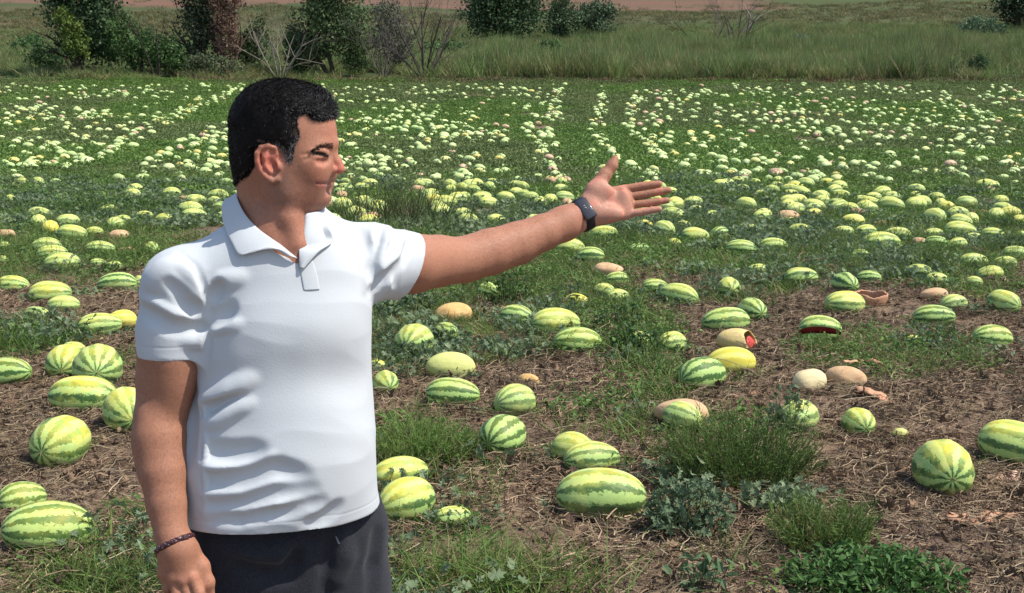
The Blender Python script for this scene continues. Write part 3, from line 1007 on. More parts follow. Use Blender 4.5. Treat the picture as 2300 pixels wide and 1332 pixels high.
def along(P, r):
    o = np.zeros(len(BD_V)); P = [q for p0, p1 in zip(P[:-1], P[1:]) for q in [p0 + (p1 - p0) * t_ / 6 for t_ in range(6)]] + [P[-1]]
    for p in P: o = np.maximum(o, np.maximum(near(p, r), near(mirror(p), r)))
    return o
lip = np.maximum(np.maximum(along(UL, .0052), along(LL, .0062)), np.maximum(near(hp(915, 967, 0), .011), near(hp(908, 1012, 0), .012)) * (np.abs(rel[:, 2] - (630 - 991) * HS) < .0085))
toward((.36, .13, .105), .75 * smooth01(lip * 2))
beard = smooth01((rel[:, 2] < (630 - 900) * HS) * (rel[:, 2] > (630 - 1215) * HS) * 1.0) * smooth01((rel[:, 0] - .005) / .02) * (rel[:, 0] < (975 - 540) * HS)
beard *= smooth01(((630 - 905) * HS - rel[:, 2]) / .012 + smooth01((.04 - rel[:, 0]) / .02))
toward((.20, .095, .075), .38 * beard * (1 - smooth01(lip * 2)) * (.8 + .3 * noise3(BD_V, 500, 8)) * head)
toward((.17, .11, .085), np.where(head, .45 * smooth01((.035 - np.abs(rel[:, 0] - .01)) / .03) * smooth01(((630 - 700) * HS - rel[:, 2]) / .02) * (rel[:, 2] > (630 - 1150) * HS) * (np.abs(rel[:, 1]) > .04), 0) * (1 - near(hp(395, 810, .085), .036)))
psd = poly_sd(rel[:, 0], rel[:, 2])
toward((.022, .020, .019), np.where(head & (rel[:, 2] > -.1), .85 * smooth01((psd + .004) / .010) * (1 - near(hp(392, 805, .090), .034)), 0))
toward((.02, .013, .010), smooth01(along(SLIT, .0050) * 1.8))  # dark lash line, widened to paint in the shade under the brow
toward((.12, .045, .035), smooth01(along(MOUTH, .0030) * 1.6) * .75)

MS = Mat('skin', .60, .22)
at = MS.attr('skin')
co = MS.coord('Object')
n1 = MS.noise(co, 260, 4)
n2 = MS.noise(co, 900, 2)
MS.base(MS.mix(1.0, at.outputs['Color'], MS.ramp(n1, [(.3, (.82, .80, .80)), (.7, (1.12, 1.08, 1.06))]), 'MULTIPLY'))
MS.bump(MS.math('ADD', n1, MS.math('MULTIPLY', n2, .6)), .16, .0012)
MS.b.inputs['Subsurface Weight'].default_value = .16
MS.b.inputs['Subsurface Radius'].default_value = (.010, .0035, .0018)
MS.b.inputs['Subsurface Scale'].default_value = .6

foot_x = float(PY(640, 1330, Y0)[0])
man = mobj('person', np_mesh('person', BD_V, BD_F, MS.m, True, {'skin': skin}))
tag(man, 'man in white polo shirt and dark trousers holding out his open hand over the field', 'person')

# ---- shirt
MSH = Mat('white_pique', .85, .15)
co = MSH.coord('Object', (1, 1, 1))
wv1 = MSH.n('ShaderNodeTexVoronoi', i_Scale=520.0)
MSH.l(co, wv1.inputs['Vector'])
nz = MSH.noise(co, 60, 3)
MSH.base((.465, .485, .495))
wv1.inputs['Scale'].default_value = 400.0
sxyz = MSH.n('ShaderNodeSeparateXYZ'); MSH.l(co, sxyz.inputs[0])
def stitch(dist):                                               # a sewn line where the distance is nought
    return MSH.ramp(MSH.math('ABSOLUTE', dist), [(.0010, 0.0), (.0026, 1.0)])
st1 = stitch(MSH.math('SUBTRACT', sxyz.outputs[2], z_hem + .022))
left_of = MSH.math('LESS_THAN', sxyz.outputs[0], float(PY(470, 800, 1.97)[0]))
st2 = MSH.math('MAXIMUM', stitch(MSH.math('SUBTRACT', sxyz.outputs[2], CUT_R + .024)), MSH.math('SUBTRACT', 1.0, left_of))
dp = MSH.n('ShaderNodeVectorMath', operation='DOT_PRODUCT'); MSH.l(co, dp.inputs[0]); dp.inputs[1].default_value = n_l
right_of = MSH.math('GREATER_THAN', sxyz.outputs[0], float(sh_l[0]) + .01)
st3 = MSH.math('MAXIMUM', stitch(MSH.math('SUBTRACT', dp.outputs['Value'], float(cut_l @ n_l) - .024)), MSH.math('SUBTRACT', 1.0, right_of))
seams = MSH.math('MULTIPLY', MSH.math('MULTIPLY', st1, st2), st3)
hgt = MSH.math('ADD', MSH.math('MULTIPLY', MSH.math('ADD', wv1.outputs['Distance'], MSH.math('MULTIPLY', nz, .9)), .55), MSH.math('MULTIPLY', seams, 1.6))
MSH.bump(hgt, .26, .0010)
MSH.b.inputs['Sheen Weight'].default_value = .08
q_ = SH_V * [1.0, 1.0, 2.2]
w1 = noise3(q_, 17, 21); w2 = noise3(q_ + (w1 * .02)[:, None], 38, 22)
n_ = w1 * .0011 - np.abs(w2) * .0011 + noise3(SH_V, 95, 23) * .0003
me = np_mesh('polo_shirt', SH_V, SH_F, MSH.m)
nr = np.zeros(len(SH_V) * 3, np.float32); me.vertices.foreach_get('normal', nr)
me.vertices.foreach_set('co', (SH_V + nr.reshape(-1, 3) * n_[:, None]).astype(np.float32).ravel())
shirt_o = mobj('polo_shirt', me, man)

def sheet(name, A, Bp, mat, parent, thick=.003, nu=40, nv=7, bulge=.004, up=TF, bulge_at=None):
    """a cloth strip between two edge curves, with thickness"""
    def dense(Q):
        Q = np.array(Q, float); t = np.linspace(0, len(Q) - 1, nu)
        o = []
        for x in t:
            i = min(int(x), len(Q) - 2); f = x - i
            p0, p1, p2, p3 = Q[max(i - 1, 0)], Q[i], Q[i + 1], Q[min(i + 2, len(Q) - 1)]
            o.append(.5 * (2 * p1 + (p2 - p0) * f + (2 * p0 - 5 * p1 + 4 * p2 - p3) * f * f + (3 * p1 - p0 - 3 * p2 + p3) * f ** 3))
        return np.array(o)
    a, b = dense(A), dense(Bp)
    V = []
    for i in range(nu):
        for j in range(nv):
            f = j / (nv - 1)
            V.append(a[i] * (1 - f) + b[i] * f + np.array(up) * bulge * math.sin(math.pi * f))
    F = [(i * nv + j, i * nv + j + 1, (i + 1) * nv + j + 1, (i + 1) * nv + j) for i in range(nu - 1) for j in range(nv - 1)]
    o = mobj(name, np_mesh(name, V, np.array(F), mat), parent)
    m = o.modifiers.new('thickness', 'SOLIDIFY'); m.thickness = thick; m.offset = 0
    m = o.modifiers.new('round', 'SUBSURF'); m.levels = 1; m.render_levels = 1
    return o

def on_shirt(px, py, off=.006):
    p = march(base_shirt, px, py)
    return PY(px, py, p[1] - off)
inner = [PY(688, 487, 2.085), PY(640, 440, 2.135), PY(585, 428, 2.12), PY(543, 428, 2.075), PY(533, 441, 2.02), PY(549, 478, 1.985), PY(577, 510, 1.965), PY(606, 532, 1.952), PY(632, 550, on_shirt(640, 555)[1] + .004),
         PY(650, 566, on_shirt(655, 568)[1]), on_shirt(669, 581, .003)]
outer = [PY(705, 494, 2.14), PY(640, 470, 2.165), PY(570, 458, 2.155), PY(508, 448, 2.10), PY(498, 480, 2.03), on_shirt(507, 517), on_shirt(521, 547), on_shirt(538, 573, .008), on_shirt(572, 564, .010), on_shirt(607, 554, .009),
         on_shirt(640, 572, .005)]
collar = sheet('collar', inner, outer, MSH.m, shirt_o, .0026, 60, 9, .0045)
inner2 = [PY(660, 462, 2.12), PY(690, 488, 2.075), PY(682, 508, 2.02), PY(674, 535, 1.985), on_shirt(671, 562, .002), on_shirt(673, 600, .004)]
outer2 = [PY(675, 478, 2.16), PY(712, 480, 2.125), on_shirt(735, 503, .006), on_shirt(748, 541, .008), on_shirt(716, 566, .008), on_shirt(682, 603, .006)]
sheet('collar', inner2, outer2, MSH.m, shirt_o, .0026, 50, 9, .003)
pl_a = [on_shirt(670, 582, .0004), on_shirt(675, 615, .0004), on_shirt(682, 652, .0004)]
pl_b = [on_shirt(702, 584, .0004), on_shirt(712, 615, .0004), on_shirt(719, 650, .0004)]
sheet('placket', pl_a, pl_b, MSH.m, shirt_o, .0020, 24, 7, .001)

# ---- trousers
tro = Body()
t_rows = [(1120, 425, 850, .120), (1185, 424, 872, .128), (1260, 424, 870, .130), (1340, 428, 868, .128), (1420, 430, 866, .120)]
qz, qx, qy, qa, qb = [], [], [], [], []
for row, xl, xr, b in t_rows:
    L, R_ = PY(xl, row, Y0), PY(xr, row, Y0)
    wv = (R_[0] - L[0]) / 2
    qz.append((L[2] + R_[2]) / 2); qx.append((L[0] + R_[0]) / 2); qy.append(Y0 + .002)
    qa.append(math.sqrt(wv ** 2 - (b * math.sin(YAW)) ** 2) / math.cos(YAW)); qb.append(b - .012)
tro.add(loft(qz, qx, qy, qa, qb, YAW, 2.4, -.004), .001)
for s, pxx in ((-1, 540), (1, 752)):
    top = PY(pxx, 1330, Y0 + s * .02)
    k1 = (top[0] - s * .005, top[1] + .005, .50)
    tro.add(cone(top, .098, k1, .075), .03)
    tro.add(cone(k1, .075, (top[0] - s * .005, top[1] + .03, .07), .062), .03)
base_tro = Body(); base_tro.ops = list(tro.ops)
def tstroke(pts, r, h, k, op):
    P = [march(base_tro, x, y) for x, y in pts]
    P = [p for p in P if p is not None]
    for a, b in zip(P[:-1], P[1:]):
        o = TF * (-(r - h) if op == 'add' else (r - h))
        getattr(tro, op)(cone(a + o, r, b + o, r), k)
tstroke([(745, 1215), (735, 1270), (728, 1330)], .010, .005, .015, 'sub')
tstroke([(765, 1200), (775, 1250), (760, 1300)], .012, .005, .02, 'add')
tstroke([(520, 1235), (560, 1255), (620, 1245), (660, 1230)], .016, .004, .03, 'add')
tstroke([(540, 1270), (600, 1290), (650, 1290)], .014, .004, .02, 'sub')
tstroke([(500, 1210), (490, 1270), (470, 1330)], .007, .0025, .012, 'add')
tstroke([(640, 1280), (655, 1265), (665, 1240)], .010, .005, .015, 'sub')
tstroke([(850, 1200), (840, 1270), (838, 1330)], .010, .004, .02, 'sub')
tro.cut(lambda P: P[:, 2] - (z_hem + .045), .002)
TV, TFc = tro.mesh((PY(400, 1200, 1.9)[0] - .02, 1.85, .0), (PY(890, 1200, 2.1)[0] + .03, 2.30, z_hem + .06), .0045)
MT = Mat('charcoal_cotton', .9, .1)
co = MT.coord('Object')
MT.base(MT.ramp(MT.noise(co, 420, 3), [(.3, (.014, .0145, .019)), (.7, (.032, .033, .039))]))
MT.bump(MT.noise(co, 700, 3), .5, .0012)
MT.b.inputs['Sheen Weight'].default_value = .08
mobj('trousers', np_mesh('trousers', TV, TFc, MT.m), man)
dc = Body(); p0, p1 = march(base_tro, 752, 1196), march(base_tro, 760, 1218)
chain(dc, [p0 + TF * .002, p1 + TF * .004], [.0022, .0022], .002)
dv, df = dc.mesh(np.minimum(p0, p1) - .012, np.maximum(p0, p1) + .012, .0011, 8)
MDC = Mat('drawstring', .8); MDC.base((.16, .16, .18))
mobj('drawstring', np_mesh('drawstring', dv, df, MDC.m), man)

# ---- shoes (below the picture)
MSO = Mat('shoe_leather', .6); MSO.base((.035, .03, .028))
for s, pxx in ((-1, 540), (1, 752)):
    top = PY(pxx, 1330, Y0 + s * .02)
    sb = Body()
    a = np.array([top[0] - s * .005, top[1] + .03, .045]); fw = TF * 1.0
    sb.add(flat_cone(a - fw * .05, .055, a + fw * .16, .050, (0, 0, 1), .8), .02).add(cone(a, .05, a + np.array([0, 0, .05]), .05), .03)
    sb.cut(lambda P: -(P[:, 2] + .001), .002)
    v, f = sb.mesh(a - .26, a + .28, .008, 8)
    mobj('shoe', np_mesh('shoe', v, f, MSO.m), man)

# ---- hair: a shaped cap over the scalp, and the single hairs on it
head_only = Body(); head_only.ops = body.ops[3:HEAD_N]
def hair_t(P):
    q = (P - HO) @ HR.T
    F, S, U = q[:, 0], q[:, 1], q[:, 2]
    sd_ = poly_sd(F, U) + noise3(P, 420, 31) * .0012 + noise3(P, 1100, 32) * .0012
    up = smooth01((U - .012) / .05)
    fr = smooth01((F - .03) / .05) * up
    t = .0018 + .0022 * smooth01((-.02 - F) / .05) * smooth01((U + .06) / .05) + .0040 * up + .0035 * fr
    t = t * smooth01((sd_ + .001) / (.005 + .016 * (1 - fr)))
    return np.where(sd_ > -.003, t, -.03) + np.where(sd_ > .004, noise3(P, 260, 33) * .0008 + noise3(P, 620, 34) * .0005, 0)
hb = Body()
skull = Body()
skull.ops = body.ops[3:5] + body.ops[SK:SK2]
def hair_fn(P):
    return skull(P) - hair_t(P)
hb.add(hair_fn, .001)
HV, HFc = hb.mesh(HO - np.array([.13, .12, .10]), HO + np.array([.13, .12, .14]), .0018)
MH = Mat('dark_hair', .7, .12)
MH.base(MH.ramp(MH.noise(MH.coord('Object'), 700, 3), [(.35, (.005, .004, .004)), (.75, (.016, .014, .013))]))
hair = mobj('hair', np_mesh('hair', HV, HFc, MH.m), man)

def ribbons(name, base, d1, d2, width, parent, mats, mat_i):
    """base (n,3) roots, d1 and d2 the two steps of each hair; flat tapering ribbons"""
    n = len(base)
    p1 = base + d1; p2 = p1 + d2
    side = np.cross(d1 + d2, rng.normal(size=(n, 3)))
    side /= np.linalg.norm(side, axis=1)[:, None] + 1e-9
    w_ = side * width[:, None] / 2
    V = np.stack([base - w_, base + w_, p1 + w_ * .8, p1 - w_ * .8, p2], 1).reshape(-1, 3)
    b = np.arange(n)[:, None] * 5
    Q = np.concatenate([b, b + 1, b + 2, b + 3], 1); T = np.concatenate([b + 3, b + 2, b + 4], 1)
    me = np_mesh(name, V, [Q, T], None, True)
    for m in mats: me.materials.append(m)
    me.polygons.foreach_set('material_index', np.concatenate([mat_i, mat_i]).astype(np.int32))
    return tag(mobj(name, me, parent), kind='stuff')
ht = hair_t(HV.astype(np.float32))
cand = np.where(ht > .0002)[0]
pick = rng.choice(cand, 36000)
me = hair.data
nr = np.zeros(len(HV) * 3, np.float32); me.vertices.foreach_get('normal', nr); nr = nr.reshape(-1, 3)
b_ = HV[pick] + rng.normal(size=(len(pick), 3)) * .0008 - nr[pick] * .001
q = (b_ - HO) @ HR.T
topness = smooth01((q[:, 2] - .02) / .05)
frn = smooth01((q[:, 0] - .04) / .035)
ln = (.0035 + .0050 * topness + .002 * frn * topness) * rng.uniform(.6, 1.2, len(pick))
side = 1 - topness
flow = (HF[None] * (.9 * topness * (1 - .9 * frn) - .25 * (1 - topness))[:, None] + HU[None] * (.45 * frn * topness)[:, None] - HU[None] * (1 - topness)[:, None] * .9 + HSd[None] * (.25 * topness)[:, None])
dr = nr[pick] * (.35 + .25 * rng.random(len(pick)) + .12 * side)[:, None] + flow + rng.normal(size=(len(pick), 3)) * .28
dr /= np.linalg.norm(dr, axis=1)[:, None]
d2 = dr - nr[pick] * .35 + rng.normal(size=(len(pick), 3)) * .15
d2 /= np.linalg.norm(d2, axis=1)[:, None]
MHd = Mat('hair_strand', .75, .05); MHd.base((.010, .008, .007))
MHg = Mat('grey_hair', .75, .05); MHg.base((.20, .195, .19))
greyp = .012 + .36 * smooth01((q[:, 0] - .012) / .045) * smooth01(1.15 - abs(q[:, 2] - .05) / .07) + .55 * smooth01((q[:, 0] + .02) / .03) * smooth01((.0 - q[:, 2]) / .02)
ribbons('hair_strands', b_, dr * (ln * .55)[:, None], d2 * (ln * .45)[:, None], np.full(len(pick), .00045), hair, [MHd.m, MHg.m], (rng.random(len(pick)) < greyp))
# shorter hairs that thin out across the hairline and down the sideburns
hl_p = np.where(head & (psd > -.0045) & (psd < .007) & (rel[:, 2] > -.075))[0]
hl_p = rng.choice(hl_p, 9000, p=(lambda q: q / q.sum())(smooth01((psd[hl_p] + .0055) / .006)))
nr2 = np.zeros(len(BD_V) * 3, np.float32); man.data.vertices.foreach_get('normal', nr2); nr2 = nr2.reshape(-1, 3)[hl_p]
b2_ = BD_V[hl_p] + rng.normal(size=(len(hl_p), 3)) * .0006
q2 = (b2_ - HO) @ HR.T
fwd_ = smooth01((q2[:, 2] - .03) / .03)
d_ = -HU[None] * (1 - fwd_)[:, None] + HF[None] * (.5 * fwd_ - .35 * (1 - fwd_))[:, None] + nr2 * .45 + rng.normal(size=nr2.shape) * .25
d_ /= np.linalg.norm(d_, axis=1)[:, None]
ln2 = (.0025 + .003 * smooth01((psd[hl_p] + .002) / .006)) * rng.uniform(.6, 1.3, len(hl_p))
gp2 = .05 + .5 * smooth01((q2[:, 0] - .0) / .02) * smooth01((.03 - q2[:, 2]) / .03)
ribbons('hairline_strands', b2_, d_ * (ln2 * .6)[:, None], d_ * (ln2 * .4)[:, None], np.full(len(hl_p), .00036), hair, [MHd.m, MHg.m], (rng.random(len(hl_p)) < gp2))
# eyebrows
hfin = Body(); hfin.ops = body.ops[SK:HEAD_N]
u = rng.random(420)
a_ = 980 - 185 * u
b2 = np.interp(u, [0, .3, .6, 1], [662, 655, 664, 704]) + rng.normal(size=420) * np.interp(u, [0, .3, .7, 1], [13, 12, 9, 4])
P_ = march_many(hfin, 500 + a_ / 3.917, 160 + b2 / 3.917)
P_ = P_[~np.isnan(P_[:, 0])]
BR = [(p, 1) for p in P_] + [(mirror(p), -1) for p in P_]
bp = np.array([x[0] for x in BR]); bs = np.array([x[1] for x in BR])
out = HF * .75 + np.outer(bs, HSd) * .6
e_ = .0015
nb2_ = np.stack([hfin((bp + e_ * a).astype(np.float32)) - hfin((bp - e_ * a).astype(np.float32)) for a in np.eye(3)], 1)
nb2_ /= np.linalg.norm(nb2_, axis=1)[:, None] + 1e-9
dirb = np.outer(bs, HSd) * .75 - HF * .55 + HU * rng.normal(.15, .25, (len(bp), 1))
dirb -= nb2_ * (dirb * nb2_).sum(1)[:, None]
dirb /= np.linalg.norm(dirb, axis=1)[:, None]
dirb = dirb + nb2_ * .35
out = nb2_
ribbons('eyebrow', bp - out * .0008, dirb * .0032, dirb * .0028, np.full(len(bp), .0007), man, [MHd.m], np.zeros(len(bp)))

# lashes, and the eyes behind the narrowed lids
lb_, ld_ = [], []
for sd_, P0 in ((1, SLIT), (-1, [mirror(p) for p in SLIT])):
    for a, b in zip(P0[:-1], P0[1:]):
        for t in np.linspace(0, 1, 16):
            lb_.append(a + (b - a) * t + rng.normal(size=3) * .0005 + HU * rng.normal() * .0006)
            ld_.append(HF * .75 + HSd * sd_ * .55 + HU * rng.normal(-.15, .25) + rng.normal(size=3) * .15)
lb_, ld_ = np.array(lb_), np.array(ld_); ld_ /= np.linalg.norm(ld_, axis=1)[:, None]
ribbons('eyelashes', lb_, ld_ * .0013, ld_ * .0011 - HU * .0003, np.full(len(lb_), .0009), man, [MHd.m], np.zeros(len(lb_)))
ME_ = Mat('eye_white', .15, .5)
sp_e = ME_.n('ShaderNodeSeparateXYZ'); ME_.l(ME_.coord('Object'), sp_e.inputs[0])
ME_.base(ME_.ramp(sp_e.outputs[0], [(.78, (.30, .27, .25)), (.80, (.03, .018, .010)), (.92, (.02, .012, .008)), (.94, (.002, .002, .002))]))
for sd_ in (1, -1):
    c = SLIT[2] - (HF * .70 + HSd * .714) * .0125
    if sd_ < 0: c = mirror(c)
    bm = bmesh.new(); bmesh.ops.create_uvsphere(bm, u_segments=20, v_segments=14, radius=1.0)
    me = bpy.data.meshes.new('eye'); bm.to_mesh(me); bm.free(); me.materials.append(ME_.m)
    for p in me.polygons: p.use_smooth = True
    o = mobj('eye', me, man); o.location = c; o.scale = (.0105,) * 3; o.rotation_euler = (0, 0, math.atan2(HF[1], HF[0]))

# fine dark hair on the forearms
fa = np.where(((BD_V[:, 0] < PY(425, 1000, 1.95)[0]) & (BD_V[:, 2] < el_r[2] + .03) & (BD_V[:, 2] > wr_r[2] + .02)) |
              ((BD_V[:, 0] > PY(1060, 570, 2.29)[0]) & (BD_V[:, 0] < PY(1262, 500, 2.4)[0]) & (BD_V[:, 1] > 2.2)))[0]
pk_ = rng.choice(fa, 3400)
nr = np.zeros(len(BD_V) * 3, np.float32); man.data.vertices.foreach_get('normal', nr); nr = nr.reshape(-1, 3)[pk_]
isr = BD_V[pk_, 0] < PY(700, 900, 2.0)[0]
axis_ = np.where(isr[:, None], (wr_r - el_r)[None], (wrist_l - elbow_l)[None]); axis_ = axis_ / np.linalg.norm(axis_, axis=1)[:, None]
dr = axis_ * .8 + np.cross(axis_, nr) * .5 + nr * .30 + rng.normal(size=nr.shape) * .22
dr /= np.linalg.norm(dr, axis=1)[:, None]
ribbons('arm_hair', BD_V[pk_] - nr * .0005, dr * .005, (dr - nr * .25) * .005, np.full(len(pk_), .00016), man, [MHd.m], np.zeros(len(pk_)))

# ---- watch on the left wrist
wc = PY(1310, 482, 2.422)
ax = PY(1345, 465, 2.432) - PY(1275, 500, 2.402); ax = ax / np.linalg.norm(ax)
wu = np.array([0, 0, 1.0]); wu = wu - ax * (wu @ ax); wu /= np.linalg.norm(wu)
wf = np.cross(wu, ax)                                           # towards the camera
if wf[1] > 0: wf = -wf
MW = Mat('black_rubber', .5, .3); MW.base((.012, .012, .014))
MWs = Mat('watch_glass', .12, .5); MWs.base((.035, .036, .042))
MWm = Mat('dark_steel', .3, .5); MWm.base((.10, .105, .115)); MWm.b.inputs['Metallic'].default_value = .8
def band_mesh(name, c, ax, u, f, ru, rf, wid, th, n=48, prof=5):
    V = []
    for i in range(n):
        t = 2 * math.pi * i / n
        rd = u * math.cos(t) * ru + f * math.sin(t) * rf
        nn = rd / np.linalg.norm(rd)
        for j in range(prof * 2):
            if j < prof: a = (j / (prof - 1) - .5); h = th * (.75 + .25 * math.cos(a * 2.6))
            else: a = .5 - (j - prof) / (prof - 1); h = -.001
            V.append(c + rd + ax * a * wid + nn * h)
    m = prof * 2
    F = [(i * m + j, ((i + 1) % n) * m + j, ((i + 1) % n) * m + (j + 1) % m, i * m + (j + 1) % m) for i in range(n) for j in range(m)]
    return np.array(V), np.array(F)
V, F = band_mesh('strap', wc, ax, wu, wf, .0330, .0262, .021, .0035)
watch = tag(mobj('wristwatch', np_mesh('wristwatch', V, F, MW.m), man), 'black rectangular smart watch with a black band')
def rbox(name, c, ex, ey, ez, sx, sy, sz, bev, mat, parent, seg=3):
    bm = bmesh.new()
    bmesh.ops.create_cube(bm, size=1)
    for v in bm.verts: v.co = Vector((v.co.x * sx, v.co.y * sy, v.co.z * sz))
    bmesh.ops.bevel(bm, geom=bm.edges[:], offset=bev, segments=seg, profile=.5, affect='EDGES')
    for v in bm.verts:
        v.co = Vector(c + ex * v.co.x + ey * v.co.y + ez * v.co.z)
    me = bpy.data.meshes.new(name); bm.to_mesh(me); bm.free()
    me.materials.append(mat)
    for p in me.polygons: p.use_smooth = True
    return mobj(name, me, parent)
fdir = wf * .80 + wu * .60 ; fdir /= np.linalg.norm(fdir)       # the case sits on the upper front of the wrist
fup = wu * .80 - wf * .60; fup -= ax * (fup @ ax); fup /= np.linalg.norm(fup)
cc = wc + wf * .0225 + wu * .0150
rbox('case', cc, ax, fup, fdir, .0275, .0485, .0105, .0040, MWm.m, watch)
rbox('screen', cc + fdir * .0042, ax, fup, fdir, .0225, .0425, .0035, .0012, MWs.m, watch)
MWl = Mat('watch_digits', .4); MWl.base((.13, .135, .145))
for k, (du, da) in enumerate(((.006, -.002), (.001, -.002), (-.003, .0))):
    rbox('marking', cc + fdir * .0062 + fup * du + ax * da, ax, fup, fdir, .0045 if k < 2 else .009, .0030 if k < 2 else .0007, .0006, .0002, MWl.m, watch, 1)

# ---- braided bracelet on the right wrist
bc = PY(392, 1221, 1.876)
bax = wr_r - PY(371, 1100, 1.91); bax /= np.linalg.norm(bax)
bu = np.array([1., 0, 0]); bu -= bax * (bu @ bax); bu /= np.linalg.norm(bu)
bu = bu + bax * -.22; bu /= np.linalg.norm(bu)
bf = np.cross(bu, bax); bf = bf if bf[1] < 0 else -bf
MB_ = Mat('red_leather', .35, .5); MB_.base((.045, .012, .014))
MB2 = Mat('bead_metal', .25, .6); MB2.base((.35, .30, .32)); MB2.b.inputs['Metallic'].default_value = .7
bracelet = None
bb = Body()
n = 40
for st in range(3):                                             # three plaited strands
    pts = []
    for i in range(n + 1):
        t = 2 * math.pi * i / n
        ph = t * 9 + st * 2.094
        rr = .0335 + .0016 * math.cos(ph * 2)
        pts.append(bc + bu * math.cos(t) * rr + bf * math.sin(t) * rr * .95 + bax * .0040 * math.sin(ph))
    chain(bb, pts, [.0019] * (n + 1), .0003)
v, f = bb.mesh(bc - .045, bc + .045, .0013)
bracelet = tag(mobj('bracelet', np_mesh('bracelet', v, f, MB_.m), man), 'dark red braided leather bracelet')
t = .72
rbox('clasp', bc + bu * math.cos(t) * .0360 + bf * math.sin(t) * .0340, np.cross(bax, bu * math.cos(t) + bf * math.sin(t)), bax, bu * math.cos(t) + bf * math.sin(t), .012, .0085, .003, .0012, MB_.m, bracelet)
for i in range(9):
    t = 1.25 + i * .17
    o = bc + bu * math.cos(t) * .0358 + bf * math.sin(t) * .0340 + bax * (.0022 * (-1) ** i)
    bmx = bmesh.new(); bmesh.ops.create_icosphere(bmx, subdivisions=1, radius=.0012)
    for vv in bmx.verts: vv.co += Vector(o)
    me = bpy.data.meshes.new('stud'); bmx.to_mesh(me); bmx.free(); me.materials.append(MB2.m)
    mobj('stud', me, bracelet)
# ------------------------------------------------------------------ watermelons
def melon_shape(nu, nv, seed):
    """unit melon: long axis X (half length 1), radius 1 across; lumpy, with a dimple at the stem end"""
    r = np.random.default_rng(seed)
    u = np.linspace(0, math.pi, nu + 1)[1:-1]
    v = np.arange(nv) / nv * 2 * math.pi
    U, W = np.meshgrid(u, v, indexing='ij')
    x = np.cos(U); rad = np.sin(U) ** .92
    x = np.sign(x) * np.abs(x) ** .97
    lump = 1 + .022 * np.sin(2 * W + r.uniform(0, 6)) + .018 * np.cos(10 * W) * np.sin(U) + .025 * np.sin(1.7 * x + r.uniform(0, 6)) + .015 * np.sin(3 * x + 3 * W + r.uniform(0, 6))
    taper = 1 + r.uniform(-.07, .07) * x
    y, z = rad * lump * taper * np.sin(W), rad * lump * taper * np.cos(W)
    z = np.where(z < 0, z * .94, z)
    bx = .97
    V = np.concatenate([np.stack([x, y, z], -1).reshape(-1, 3), [[bx, 0, 0], [-.985, 0, 0]]])
    n = len(u)
    F4 = [(i * nv + j, (i + 1) * nv + j, (i + 1) * nv + (j + 1) % nv, i * nv + (j + 1) % nv) for i in range(n - 1) for j in range(nv)]
    F3 = [(n * nv, j, (j + 1) % nv) for j in range(nv)] + [(n * nv + 1, (n - 1) * nv + (j + 1) % nv, (n - 1) * nv + j) for j in range(nv)]
    return V, np.array(F3), np.array(F4)

